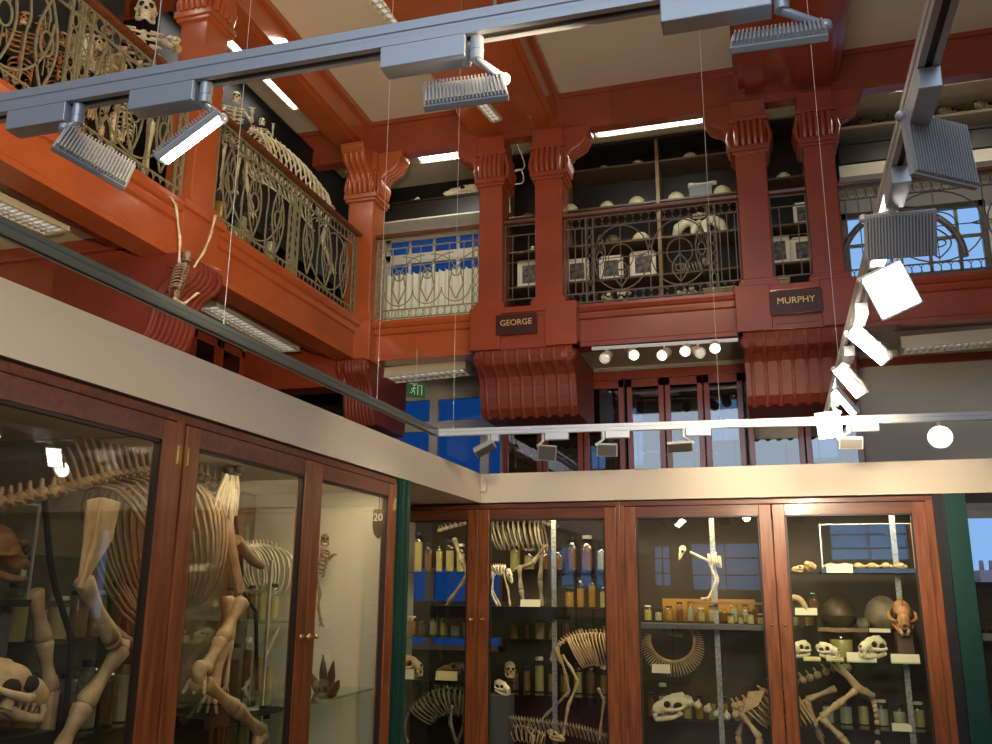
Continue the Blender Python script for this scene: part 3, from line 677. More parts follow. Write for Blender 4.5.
def skull(parent, pos, fwd, L, kind='cat', m='bone', up=(0, 0, 1), name=None):
    """skull of length L centred at pos, facing fwd; adds cranium, jaw, sockets to parent"""
    R = dir_frame(fwd, up); pos = V(pos)
    def P(x, y, z): return pos+R @ V((x*L, y*L, z*L))
    def el(mb, c, r, n=12, mm=9): mb.ball(P(*c), (r[0]*L, r[1]*L, r[2]*L), n, mm, R)
    c = MB(); j = MB(); so = []; te = MB()
    if kind == 'cat':
        el(c, (-.16, 0, .10), (.32, .21, .20)); el(c, (.02, 0, .13), (.22, .19, .17)); el(c, (.22, 0, .06), (.24, .15, .15)); el(c, (.37, 0, .02), (.13, .13, .12)); el(c, (-.40, 0, .12), (.12, .07, .13))
        c.tube([P(-.46, 0, .10), P(-.3, 0, .30), P(-.02, 0, .31)], [.02*L, .035*L, .02*L], 6)
        for s in (-1, 1):
            c.tube([P(.20, s*.15, .0), P(.05, s*.29, -.02), P(-.15, s*.30, .0), P(-.26, s*.20, .03)], [.05*L, .05*L, .04*L, .035*L], 7)
            j.tube([P(.44, s*.05, -.19), P(.30, s*.10, -.20), P(.05, s*.19, -.18), P(-.15, s*.24, -.12)], [.05*L, .055*L, .06*L, .05*L], 7)
            j.tube([P(-.12, s*.23, -.14), P(-.08, s*.23, .02)], [.08*L, .03*L], 6)
            te.tube([P(.41, s*.085, -.05), P(.43, s*.09, -.13), P(.41, s*.085, -.20)], [.032*L, .025*L, .006*L], 7)
            te.tube([P(.44, s*.06, -.17), P(.465, s*.065, -.10), P(.45, s*.065, -.05)], [.028*L, .022*L, .006*L], 7)
            for q in range(3): te.tube([P(.27-.09*q, s*(.12+.02*q), -.05), P(.27-.09*q, s*(.12+.02*q), -.13)], [.03*L, .012*L], 5)
            so.append(((.14, s*.165, .12), (.085, .06, .08))); so.append(((-.10, s*.215, .06), (.11, .045, .085)))
        so.append(((.465, 0, .06), (.035, .05, .045)))
    elif kind == 'long':      # long-faced grazer or dog
        el(c, (-.28, 0, .08), (.22, .15, .15)); el(c, (-.08, 0, .08), (.2, .14, .13)); el(c, (.12, 0, .03), (.28, .10, .11)); el(c, (.34, 0, -.02), (.20, .075, .075))
        for s in (-1, 1):
            c.tube([P(.08, s*.10, .0), P(-.08, s*.18, .0), P(-.26, s*.15, .02)], [.03*L, .03*L, .025*L], 6)
            j.tube([P(.46, s*.03, -.10), P(.2, s*.06, -.14), P(-.12, s*.11, -.17), P(-.24, s*.12, -.08), P(-.22, s*.12, .02)], [.025*L, .035*L, .05*L, .05*L, .02*L], 6)
            so.append(((-.03, s*.125, .09), (.07, .045, .06)))
        so.append(((.50, 0, .01), (.05, .045, .04)))
    elif kind == 'ape':       # rounded skull with a short face
        el(c, (-.08, 0, .14), (.34, .28, .28)); el(c, (.22, 0, .0), (.20, .2, .2)); el(c, (.30, 0, -.14), (.15, .16, .12))
        c.tube([P(.30, -.2, .16), P(.36, 0, .15), P(.30, .2, .16)], .05*L, 7)
        for s in (-1, 1):
            c.tube([P(.26, s*.18, .0), P(.10, s*.29, -.02), P(-.1, s*.26, .0)], .035*L, 6)
            j.tube([P(.36, s*.06, -.34), P(.2, s*.16, -.34), P(.0, s*.22, -.26), P(-.02, s*.22, -.06)], [.05*L, .06*L, .06*L, .04*L], 6)
            so.append(((.34, s*.11, .06), (.07, .085, .085)))
        j.tube([P(.36, -.06, -.34), P(.40, 0, -.34), P(.36, .06, -.34)], .05*L, 6)
        for q in range(7): te.tube([P(.40-.02*abs(q-3), (q-3)*.035, -.21), P(.40-.02*abs(q-3), (q-3)*.035, -.31)], [.02*L, .018*L], 5)
        so.append(((.42, 0, -.07), (.04, .05, .06)))
    else:                     # bird: round head and beak
        el(c, (-.15, 0, .05), (.24, .19, .2)); c.tube([P(0, 0, .05), P(.25, 0, .0), P(.52, 0, -.08)], [.14*L, .09*L, .012*L], 8)
        j.tube([P(-.1, 0, -.1), P(.2, 0, -.08), P(.46, 0, -.11)], [.05*L, .05*L, .01*L], 6)
        for s in (-1, 1): so.append(((.0, s*.16, .06), (.08, .05, .08)))
    cm = mesh('cranium', c, m, parent)
    rm = cm.modifiers.new('blend', 'REMESH'); rm.mode = 'VOXEL'; rm.voxel_size = max(.0025, L/70); rm.use_smooth_shade = True
    sm = cm.modifiers.new('smooth', 'SMOOTH'); sm.factor = .5; sm.iterations = 3
    mesh('jaw', j, m, parent)
    if te.v: mesh('teeth', te, 'bonew', parent)
    for cc, rr in so:
        b = MB(); el(b, cc, rr, 10, 7); mesh('eye_socket' if abs(cc[1]) > .01 else 'nose_opening', b, 'socket', parent)  # solid dark balls stand in for the shade inside the hollows
def skull_thing(name, label, pos, fwd, L, kind, m, group=None, up=(0, 0, 1)):
    r = thing(name, label, 'skull', pos, group); skull(r, pos, fwd, L, kind, m, up); return r
def card(label, p, w, h, out, m='card', tilt=.25, group='label cards in the display cases'):
    """folded label card standing on a shelf, facing out; p = middle of its lower edge"""
    p, out = V(p), V(out).normalized(); s = V((0, 0, 1)).cross(out); up = (V((0, 0, 1))-out*tilt).normalized()
    r = thing('label_card', label, 'label card', p, group)
    c = MB().plate([p-s*w/2, p+s*w/2, p+s*w/2+up*h, p-s*w/2+up*h], -out*.003); mesh('card_face', c, m, r)
    q = p-out*(h*.45); b = MB().plate([q-s*w/2, q+s*w/2, p+s*w/2+up*h, p-s*w/2+up*h], -out*.002); mesh('card_back', b, m, r)
    return r
def jar(label, p, rad, h, fluid='amber', lid='black', group=None, spec=True, seed=0):
    rn = random.Random(seed); p = V(p)
    r = thing('specimen_jar', label, 'jar', p, group)
    mesh('glass_body', MB().lathe([(rad*.93, 0), (rad, .006), (rad, h*.80), (rad*.86, h*.86), (rad*.72, h*.88), (rad*.72, h*.93)], p, 14), 'jarg', r)
    mesh('fluid', MB().lathe([(rad*.88, .006), (rad*.92, .012), (rad*.92, h*(.62+.14*rn.random()))], p, 12), fluid, r)
    if lid: mesh('lid', MB().lathe([(rad*.78, h*.90), (rad*.80, h*.91), (rad*.80, h*.985), (rad*.7, h)], p, 14), lid, r)
    return r
def skeleton(name, label, cat, m, spine, side, rib=None, legs=(), skullp=None, tail=None, neck=None, blades=(), nv=22, vr=.014, vh=.03, ribn=12, ribw=.1, ribh=.25, ribr=.006, legr=.014, stand=None, group=None, wing=.0, hips=None, feet=True, base=None):
    r = thing(name, label, cat, spine[0], group)
    up = (0, 0, 1)
    mesh('spine', vertebrae(MB(), spine, nv, vr, up, vh, wing), m, r)
    if neck: mesh('neck', vertebrae(MB(), neck, max(8, int(nv*.5)), vr*1.1, up, vh*.4 if not callable(vh) else vr, wing), m, r)
    if tail: mesh('tail', vertebrae(MB(), tail, 14, vr*.7, up, 0), m, r)
    if rib is not None: mesh('rib_cage', ribs(MB(), rib, ribn, side, ribw, ribh, ribr), m, r)
    for l in legs:
        b = chain(MB(), l, legr)
        if feet:
            e, d = V(l[-1]), (V(l[-1])-V(l[-2])).normalized(); s = V(side).normalized()
            for k in (-1, 0, 1): b.tube([e, e+d*legr*2+s*k*legr*1.2, e+d*legr*3+s*k*legr*2+V((0, 0, -legr))], [legr*.6, legr*.5, legr*.25], 5)
        mesh('leg', b, m, r)
    for pl, th in blades: mesh('shoulder_blade', MB().plate(pl, th), m, r, bevel=.004)
    if hips:
        b = MB(); c, d = V(hips[0]), V(hips[1])-V(hips[0]); s = V(side).normalized(); L = d.length
        for sg in (-1, 1):
            b.tube([c+s*sg*L*.30+V((0, 0, L*.2)), c+d*.35+s*sg*L*.22, c+d*.65+s*sg*L*.26, c+d+s*sg*L*.12], [L*.20, L*.10, L*.13, L*.06], 7, flat=.5)
        mesh('pelvis', b, m, r)
    if skullp: 
        pos, fwd, L, kind = skullp; skull(r, pos, fwd, L, kind, m)
    if stand: mesh('stand', MB().tube(stand[0], stand[1], 8), 'black', r)
    if base: mesh('base_board', MB().box(*base[0]), base[1], r, bevel=.003)
    return r
# ------------------------------------------------------------------ gallery railings
def railing(label, p0, p1, out, style, m='bronze', wood='woodd', hand=True, group='iron gallery railings', H=None):
    """decorated iron railing from p0 to p1 on the ledge; style 'leaf', 'swag', 'bars' or 'rose'"""
    p0, p1 = V(p0), V(p1); d = p1-p0; L = d.length; d.normalize(); up = V((0, 0, 1)); out = V(out)
    H = H or RZ-p0.z; r = thing('gallery_railing', label, 'railing', p0, group)
    q_ = .85 if m == 'bronze' and style == 'leaf' else .72
    def P(u, v, w=0): return p0+d*u+up*v+out*w
    def bar(mb, a, b, t=.011): mb.tube([P(*a), P(*b)], t*q_, 4, up=out)
    def path(mb, pts, t=.008, closed=False): mb.tube([P(*q) for q in pts], t*q_, 4, closed, up=out, flat=.8)
    def ring(mb, u, v, rx, rz=None, t=.007, n=16): rz = rz or rx; path(mb, [(u+rx*math.cos(2*PI*k/n), v+rz*math.sin(2*PI*k/n)) for k in range(n)], t, True)
    if hand:
        h = MB(); w = .05; h.prism([(-w, H-.035), (w, H-.035), (w+.008, H-.012), (w-.01, H), (-w+.01, H), (-w-.008, H-.012)], p0, out, up, d*L); mesh('handrail', h, wood, r)
    f = MB()
    v0, v1, v2, v3 = .035, .125, H-.155, H-.05
    for v in (v0, v1, v2, v3): bar(f, (0, v), (L, v))
    bar(f, (.004, v0), (.004, v3)); bar(f, (L-.004, v0), (L-.004, v3))
    mesh('rail_frame', f, m, r)
    n = max(2, round(L/.075))
    for vc_, hh in (((v0+v1)/2, .044), ((v2+v3)/2, .052)):
        if style == 'bars' or (vc_ > .5 and style == 'swag'): continue
        fr = MB()
        for k in range(n): ring(fr, L*(k+.5)/n, vc_, L/n*.52, hh, .006, 12)
        mesh('ring_frieze', fr, m, r)
    def endband(u0, u1):
        e = MB(); bar(e, (u0, v0), (u0, v3), .013); bar(e, (u1, v0), (u1, v3), .013); k = 7; c = (u0+u1)/2
        for i in range(k): ring(e, c, v1+(v2-v1)*(i+.5)/k, abs(u1-u0)*.34, (v2-v1)/k*.46, .007, 10)
        mesh('ringed_upright', e, m, r)
    def leaf(c, w, va, vb, ray=True):
        s = MB(); K = 12; pts = []
        for sgn in (-1, 1): pts += [(c+sgn*w*math.sin(PI*(i if sgn > 0 else K-i)/K), va+(vb-va)*(i if sgn > 0 else K-i)/K) for i in range(K+1)][::1] if sgn > 0 else []
        right = [(c+w*math.sin(PI*i/K), va+(vb-va)*i/K) for i in range(K+1)]; left = [(c-w*math.sin(PI*i/K), va+(vb-va)*i/K) for i in range(K+1)]
        path(s, right, .011); path(s, left, .011)
        m_ = (va+vb)/2; ring(s, c, m_, w*.62, (vb-va)*.13, .010)
        if ray:
            for sg in (-1, 1):
                for a in (-.6, 0, .6): path(s, [(c+w*.5*a, m_+sg*(vb-va)*.14), (c+w*1.1*a*.8, m_+sg*(vb-va)*(.34-.10*abs(a)))], .005)
        mesh('leaf_scroll', s, m, r)
    def bars(u0, u1, n):
        b = MB()
        for k in range(n): u = u0+(u1-u0)*(k+.5)/n; bar(b, (u, v1), (u, v2), .008)
        mesh('baluster', b, m, r)
    if style == 'leaf':
        npan = max(1, round(L/1.05)); pw = L/npan; g = .085
        for i in range(npan):
            a, b = i*pw, (i+1)*pw
            endband(a+.012, a+g); endband(b-g, b-.012)
            A, B = a+g, b-g; W = B-A
            for k in (0, 1, 2): leaf(A+W*(k+.5)/3, W*.085, v1+.03, v2-.03)
            s = MB(); K = 14; c = (A+B)/2
            for sg in (-1, 1): path(s, [(c+sg*W/3*math.cos(PI/2*t/K)*1.12, v1+.02+(v2-v1-.2)*(1-math.sin(PI/2*t/K))) for t in range(K+1)], .011)
            for k in (0, 1): 
                cc = A+W*(k+1)/3; path(s, [(cc+W*.17*math.cos(PI*t/K), v2-.18+.15*math.sin(PI*t/K)) for t in range(K+1)], .010)
                path(s, [(cc, v1), (cc, v1+.30), (cc+.02, v1+.42), (cc, v1+.55), (cc, v2)], .010)
            mesh('swag_scroll', s, m, r)
    elif style == 'swag':
        endband(.015, .085); endband(L-.085, L-.015); A, B = .10, L-.10; W = B-A; n = 3
        bars(A, B, 6)
        s = MB(); K = 14
        for k in range(n):
            c = A+W*(k+.5)/n
            ring(s, c, v1+.36, .05, .055, .012)
            for sg in (-1, 1):
                path(s, [(c+sg*W/n*.9*(1-math.cos(PI/2*t/K))*1.0, v1+.36+.25*math.sin(PI/2*t/K)-.05) for t in range(K+1)], .009)
                path(s, [(c+sg*.05, v1+.34), (c+sg*.075, v1+.22), (c, v1+.06)], .012)
            path(s, [(c+W/n*.5*math.cos(PI*t/K), v1+.20-.16*math.sin(PI*t/K)) for t in range(K+1)], .009)
        mesh('swag_scroll', s, m, r)
        s = MB(); path(s, [(A, v1+.46), (B, v1+.46)], .008); mesh('mid_rail', s, m, r)
    elif style == 'bars':
        bars(0, L, max(2, round(L/.13))); s = MB(); path(s, [(0, v1+.38), (L, v1+.38)], .006); mesh('mid_rail', s, m, r)
    elif style == 'rose':
        e0, e1 = L*.17, L*.83
        bars(0, e0-.07, 3); bars(e1+.07, L, 3); endband(e0-.07, e0); endband(e1, e1+.07)
        W = e1-e0; R1 = W*.245; vc = (v1+v2)/2
        for sg in (-1, 1):
            s = MB(); c = e0+W/2+sg*W*.255
            ring(s, c, vc, R1, (v2-v1)*.49, .011, 28); path(s, [(c, v1), (c, v2)], .007); path(s, [(c-R1, vc), (c+R1, vc)], .007)
            ring(s, c, vc, R1*.45, (v2-v1)*.20, .009)
            mesh('ring_scroll', s, m, r)
            leaf(e0+W/2+sg*W*.44, W*.05, v1+.1, v2-.08)
            leaf(c, R1*.28, v1+.04, vc-.02, False)
        s = MB(); c = e0+W/2
        for k in range(4):
            a = PI/2*k; q = [(c+.11*math.cos(a), vc+.11*math.sin(a)), (c+.03*math.cos(a+PI/4), vc+.03*math.sin(a+PI/4)), (c+.11*math.cos(a+PI/2), vc+.11*math.sin(a+PI/2))]
            path(s, q, .009)
        path(s, [(e0, vc), (c-.11, vc)], .008); path(s, [(c+.11, vc), (e1, vc)], .008); path(s, [(c, v1), (c, vc-.11)], .008); path(s, [(c, vc+.11), (c, v2)], .008)
        mesh('star_scroll', s, m, r)
    return r
gx = GX-.03
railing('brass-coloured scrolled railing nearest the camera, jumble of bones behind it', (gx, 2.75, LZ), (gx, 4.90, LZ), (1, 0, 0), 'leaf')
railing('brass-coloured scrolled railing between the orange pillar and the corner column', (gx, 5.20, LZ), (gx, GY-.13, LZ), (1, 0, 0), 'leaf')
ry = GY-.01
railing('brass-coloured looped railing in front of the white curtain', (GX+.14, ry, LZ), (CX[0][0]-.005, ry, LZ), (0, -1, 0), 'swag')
railing('narrow plain shaded railing above the gold-lettered board by the curtain', (CX[0][1]+.005, ry, LZ), (CX[1][0]-.005, ry, LZ), (0, -1, 0), 'bars', 'bronzed')
railing('wide shaded railing with big rings before the shelves of domed shells', (CX[1][1]+.005, ry, LZ), (CX[2][0]-.005, ry, LZ), (0, -1, 0), 'rose', 'bronzed')
railing('narrow plain shaded railing before the framed pictures, between two red columns', (CX[2][1]+.005, ry, LZ), (CX[3][0]-.005, ry, LZ), (0, -1, 0), 'bars', 'bronzed')
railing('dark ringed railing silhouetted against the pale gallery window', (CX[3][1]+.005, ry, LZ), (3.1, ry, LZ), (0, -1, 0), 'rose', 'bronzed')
# ------------------------------------------------------------------ what stands on the galleries
SHY = 8.9           # front of the gallery bookcases
def sz(px, py, Y=SHY): return at(px, py, Y=Y).z
def gx_(px, Y=SHY): return at(px, 250, Y=Y).x
levels = [sz(625, y, SHY+.14) for y in (305, 281, 245, 209, 170)]
def bookcase(label, x0, x1, z0, z1, lv, ups, depth=.42, y=SHY, m='darkwood'):
    r = thing('open_bookcase', label, 'bookcase', ((x0+x1)/2, y, z0))
    mesh('back_panel', MB().box((x0, y+depth-.02, z0), (x1, y+depth, z1)), 'darkwood', r)
    for x in [x0+.02]+list(ups)+[x1-.02]: mesh('upright', MB().box((x-.018, y, z0), (x+.018, y+depth-.02, z1)), 'shelfwood', r)
    for z in lv: mesh('shelf', MB().box((x0+.02, y+.005, z-.022), (x1-.02, y+depth-.02, z)), 'dshell', r)
    mesh('top_board', MB().box((x0, y-.01, z1-.03), (x1, y+depth, z1)), m, r)
    return r
Z4 = LZ-.03
bookcase('dark open bookcase of domed shells and pictures in the middle gallery bay', -1.92, .03, Z4, 6.42, levels, [gx_(660)])
bookcase('narrow dark bookcase behind the plain railing between the first two columns', -2.62, -1.93, Z4, 6.42, levels[:4], [])
bookcase('narrow dark bookcase with framed pictures between the two red columns', .04, .93, Z4, 6.42, levels[:2]+[levels[2]+.0, levels[3]+.1], [])
# dark cupboards over the windows
def cupboard(label, x0, x1, z0, z1, y, cats='cupboard'):
    r = thing('wall_cupboard', label, cats, ((x0+x1)/2, y, z0))
    mesh('carcass', MB().box((x0, y, z0), (x1, YB-.01, z1)), 'darkwood', r); mesh('front_board', MB().box((x0+.01, y-.02, z0+.02), (x1-.01, y, z1-.03)), 'darkwood', r, bevel=.004)
    mesh('top_shelf', MB().box((x0-.02, y-.03, z1-.025), (x1+.02, YB-.01, z1)), 'darkwood', r); return r
yc = 8.95
zc0, zc1 = at(430, 219, Y=yc).z, at(430, 199, Y=yc).z
cupboard('dark cupboard over the curtained window, bones lying on top', -4.3, -2.66, zc0, zc1, yc)
zr0, zr1 = at(900, 160, Y=yc).z, at(900, 137, Y=yc).z
cupboard('dark cupboard over the pale gallery window, horned skulls above it', .96, 4.9, zr0, zr1, yc)
struct('trim_3', MB().box((.96, yc-.03, at(900, 172, Y=yc).z), (4.9, YB-.01, zr0-.002)), 'cream')
zt = at(900, 121, Y=yc).z
one('wall_shelf', 'cream edged wall shelf carrying horned skulls, over the pale gallery window', 'shelf', MB().box((.96, yc-.03, zt-.03), (4.9, YB-.01, zt)), 'cream')
one('wall_board', 'dark back board behind the horned skulls of the gallery', 'panel', MB().box((.96, YB-.06, zt), (4.9, YB-.005, 6.43)), 'black')
one('wall_board', 'dark back board above the curtained window of the gallery', 'panel', MB().box((-4.6, YB-.06, zc1+.01), (-2.66, YB-.005, 6.43)), 'black')
one('wall_board', 'dark panel beside the curtained window, behind the corner column', 'panel', MB().box((-4.75, YB-.5, Z4), (-4.3, YB-.45, 6.43)), 'black')
one('wall_board', 'dark panel at the end of the pale gallery window', 'panel', MB().box((2.42, YB-.3, Z4), (3.4, YB-.25, zr0-.05)), 'darkwood')
struct('trim_4', MB().box((-4.3, yc-.03, 5.80), (-2.66, YB-.01, zc0-.002)), 'curtain')
# white pleated curtain
cw = MB(); x0, x1 = at(383, 300, Y=9.1).x, at(482, 300, Y=9.1).x; zt_, n = at(430, 271, Y=9.1).z, 15
vs = []; K = n*8
for i in range(K+1):
    t = i/K; ph = (t*n) % 1; yy = 9.1+.035*math.sin(2*PI*t*n); top = zt_-.035*abs(math.cos(PI*t*n))+.02
    vs += [(x0+(x1-x0)*t, yy, LZ), (x0+(x1-x0)*t, yy, top)]
cw.add(vs, [(2*i, 2*i+2, 2*i+3, 2*i+1) for i in range(K)], True)
one('half_curtain', 'white pleated half curtain with a scalloped top across the blue gallery window', 'curtain', cw, 'curtain')
# things on the shelves
def dome(label, px, py, rpx, lv, Y=SHY+.16, m='shell', group='domed shells on the gallery shelves', peak=False):
    c = at(px, py, Y=Y); s = (c-EYE).dot(FW)/FPX; R = rpx*s; z = lv
    r = one('domed_shell', label, 'shell', MB().lathe([(R*.90, 0), (R, R*.22), (R*.97, R*.55), (R*.80, R*.95), (R*.5, R*1.24), (R*.2, R*1.36), (R*.04, R*(1.5 if peak else 1.38))], (c.x, Y, z), 18), m, (c.x, Y, z), group)
    return r
L0, L1, L2, L3, L4 = levels
dome('cream domed shell at the outer end of the row of four on the middle shelf', 607, 200, 8, L3)
dome('greyish domed shell tucked behind the row of four', 621, 200, 7, L3, SHY+.30)
dome('largest cream domed shell in the row of four, before the fourth', 637, 200, 9, L3)
dome('small grey domed shell behind the largest one, next to the upright', 646, 200, 7, L3, SHY+.31)
dome('pointed cream domed shell next to the shelf upright', 676, 195, 9, L3, peak=True)
dome('yellowish pointed domed shell at the shelf end by the red column', 722, 193, 10, L3, peak=True)
dome('dim domed shell on the top shelf, next to the bookcase edge', 604, 165, 6, L4); dome('dim domed shell on the top shelf near the middle upright', 638, 162, 7, L4)
dome('dim domed shell in a tray on the top shelf', 690, 156, 8, L4)
dome('yellow domed shell glimpsed between the two red columns', 784, 185, 8, L3+.1)
dome('pale domed shell on the low shelf, above a picture frame', 641, 240, 9, L2); dome('dark domed shell on the low shelf next to a pale one', 613, 241, 9, L2, m='dshell')
dome('pale shell half hidden behind the second column', 570, 200, 9, L3)
dome('dark grey shell next to the column, behind the narrow railing', 528, 210, 6, L3, m='dshell')
c = at(701, 198, Y=SHY+.12); s = (c-EYE).dot(FW)/FPX
r = thing('carton', 'grey carton between two pointed shells, a long bone on its lid', 'box', (c.x, c.y, L3)); mesh('carton_body', MB().box((c.x-11*s, c.y-.06, L3), (c.x+11*s, c.y+.1, L3+11*s)), 'greyc', r, bevel=.003); mesh('carton_lid', MB().box((c.x-12*s, c.y-.065, L3+11*s), (c.x+12*s, c.y+.105, L3+14*s)), 'greyc', r)
one('long_bone', 'long yellowish bone lying across the grey carton', 'bone', bone(MB(), (c.x-12*s, c.y, L3+17*s), (c.x+16*s, c.y+.02, L3+17.4*s), .017), 'bonep')
c = at(690, 150, Y=SHY+.2); one('display_tray', 'dark display tray leaning behind the domed shell on the top shelf', 'tray', MB().box((c.x-.17, SHY+.30, L4), (c.x+.17, SHY+.34, L4+.13)).box((c.x-.17, SHY+.1, L4), (c.x+.17, SHY+.32, L4+.012)), 'dshell')
def frame(label, px, py, w, h, lv, Y=SHY+.10, m='white', group='framed pictures on the gallery shelves'):
    c = at(px, py, Y=Y); s = (c-EYE).dot(FW)/FPX; W, H = w*s/2, h*s; x = c.x
    r = thing('framed_picture', label, 'picture', (x, Y, lv), group)
    f = MB(); t = .022
    for a, b in (((x-W, lv), (x-W+t, lv+H)), ((x+W-t, lv), (x+W, lv+H)), ((x-W, lv), (x+W, lv+t)), ((x-W, lv+H-t), (x+W, lv+H))): f.box((a[0], Y, a[1]), (b[0], Y+.02, b[1]))
    mesh('picture_frame', f, m, r); mesh('mount', MB().box((x-W+.01, Y+.008, lv+.01), (x+W-.01, Y+.016, lv+H-.01)), 'card', r); mesh('print', MB().box((x-W*.62, Y+.004, lv+H*.2), (x+W*.62, Y+.009, lv+H*.82)), 'photo', r)
    mesh('prop', MB().box((x-.02, Y+.02, lv), (x+.02, Y+.07, lv+H*.5)), 'dshell', r)
    return r
frame('white framed picture behind the big railing ring, beside another frame', 611, 268, 24, 27, L1); frame('white framed picture below the pale shell, near the shelf upright', 643, 266, 26, 29, L1)
frame('framed picture partly hidden behind the second column', 577, 270, 24, 27, L1); frame('framed portrait behind the narrow plain railing', 530, 285, 26, 30, L1)
frame('upper framed picture between the two red columns', 806, 226, 22, 25, L2); frame('lower framed picture with a dark oval, between the two red columns', 806, 270, 26, 29, L1)
frame('framed picture at the edge of the red column, showing as a white strip', 780, 268, 22, 32, L1)
def blob(name, label, cat, px, py, parts, m, lv, Y=SHY+.14, group=None):
    c = at(px, py, Y=Y); s = (c-EYE).dot(FW)/FPX; mb = MB()
    for (dx, dz, rx, rz) in parts: mb.ball((c.x+dx*s, Y+random.uniform(-.02, .02), lv+max(rz, dz)*s), (rx*s, min(rx, rz)*s, rz*s), 10, 7)
    return one(name, label, cat, mb, m, (c.x, Y, lv), group)
r = thing('pelvis_bone', 'big flared pelvis bone on the shelf behind the wide railing', 'bone', (at(700, 240, Y=SHY+.15).x, SHY+.15, L2))
c = ORG[r.name]; b = MB()
for sg in (-1, 1):
    b.tube([c+V((sg*.26, 0, .03)), c+V((sg*.22, 0, .13)), c+V((sg*.13, 0, .20)), c+V((sg*.05, .02, .16)), c+V((sg*.07, 0, .05))], [.035, .06, .06, .05, .03], 8, flat=.6)
mesh('hip_bone', b, 'bonep', r); mesh('sacrum', vertebrae(MB(), [c+V((0, .02, .02)), c+V((0, .02, .14)), c+V((0, .0, .27))], 7, .035, (0, -1, 0), .02, .03), 'bonep', r)
r = thing('ape_figure', 'dim grey seated skeleton on the shelf under the big pelvis bone', 'skeleton', at(690, 270, Y=SHY+.2)); c = at(690, 268, Y=SHY+.2)
mesh('rib_cage', ribs(MB(), [c+V((-.1, 0, .05)), c+V((.1, 0, .06))], 8, (0, 1, 0), .06, .16, .006), 'boned', r); skull(r, c+V((.17, -.05, .03)), (1, -1, 0), .12, 'ape', 'boned')
def bonepile(label, px, py, n, sp, Y=SHY+.12, lv=None, m='bonew'):
    c = at(px, py, Y=Y); mb = MB(); rn = random.Random(px); lv = L0 if lv is None else lv
    for k in range(n):
        a = V((c.x+rn.uniform(-sp, sp), Y+rn.uniform(-.05, .08), lv+.03+.012*k)); b = a+V((rn.uniform(-.09, .09), rn.uniform(-.1, .1), rn.uniform(0, .03)))
        bone(mb, a, b, .016)
    return one('bone_pile', label, 'bones', mb, m, (c.x, Y, lv))
bonepile('loose white bones on the bottom shelf below the two picture frames', 620, 300, 9, .12)
bonepile('loose white bones on the bottom shelf near the star of the railing', 687, 296, 8, .10)
for px, w, hh, lb in ((711, 14, 9, 'flat tan carton on the bottom shelf next to white bones'), (727, 18, 9, 'flat tan carton on the bottom shelf by the red column'), (783, 15, 15, 'tan carton on the bottom shelf between the two red columns')):
    c = at(px, 296, Y=SHY+.08); s = (c-EYE).dot(FW)/FPX; r = thing('carton', lb, 'box', (c.x, c.y, L0)); mesh('carton_body', MB().box((c.x-w*s/2, c.y, L0), (c.x+w*s/2, c.y+.2, L0+hh*s*.75)), 'tan', r, bevel=.003); mesh('carton_lid', MB().box((c.x-w*s/2-.006, c.y-.006, L0+hh*s*.75), (c.x+w*s/2+.006, c.y+.206, L0+hh*s)), 'tan', r, bevel=.003)
p = at(533, 250, Y=SHY+.1); skull_thing('small_skull', 'small pale skull glimpsed above the framed portrait, narrow bay', (p.x, p.y, L2+.035), (.2, -1, 0), .12, 'ape', 'bonep')
p = at(512, 182, Y=GY+.5); one('cable_loop', 'loose white cable looped between the first two columns', 'cable', MB().tube(spline([(p.x+.16, GY+.09, BB+.01), p+V((.14, 0, .16)), p+V((.0, 0, .12)), p+V((.1, 0, .13)), p+V((.12, 0, -.02)), p+V((-.02, 0, -.06)), p+V((-.02, .0, -.35))], 26), .007, 6), 'cord')
# bones on the cupboard over the curtained window
p = at(462, 193, Y=yc+.1); r = thing('long_skull', 'pale flat skull lying on the cupboard over the curtained window', 'skull', (p.x, yc+.1, zc1)); skull(r, (p.x, yc+.1, zc1+.085), (-1, -.2, 0), .42, 'long', 'bonew')
p = at(418, 198, Y=yc+.1); bonepile('small white bone fragment on the cupboard over the curtained window', 418, 196, 2, .03, yc+.08, zc1)
# horned skulls over the pale window
def horned(label, px, L, hornh, m='bonep'):
    p = at(px, 112, Y=yc+.12); c = V((p.x, yc+.12, zt+.16*L+.02)); r = thing('horned_skull', label, 'skull', c, 'horned skulls over the pale gallery window'); skull(r, c, (-.6, -.8, 0), L, 'long', m)
    for sg in (-1, 1): mesh('horn', MB().tube(spline([c+V((.03+sg*.05, .06, .06)), c+V((.06+sg*.13, .05, hornh*.5)), c+V((.02+sg*.12, .03, hornh))], 10), [.022-.0018*k for k in range(10)], 7), 'boned', r)
horned('horned skull on the gallery shelf next to the red column', 868, .3, .22, 'boned'); horned('pale horned skull on the gallery shelf behind the sloping lamp row', 948, .34, .30); horned('yellowish horned skull at the far end of the gallery shelf', 985, .38, .2)
p = at(870, 140, Y=yc-.0); 
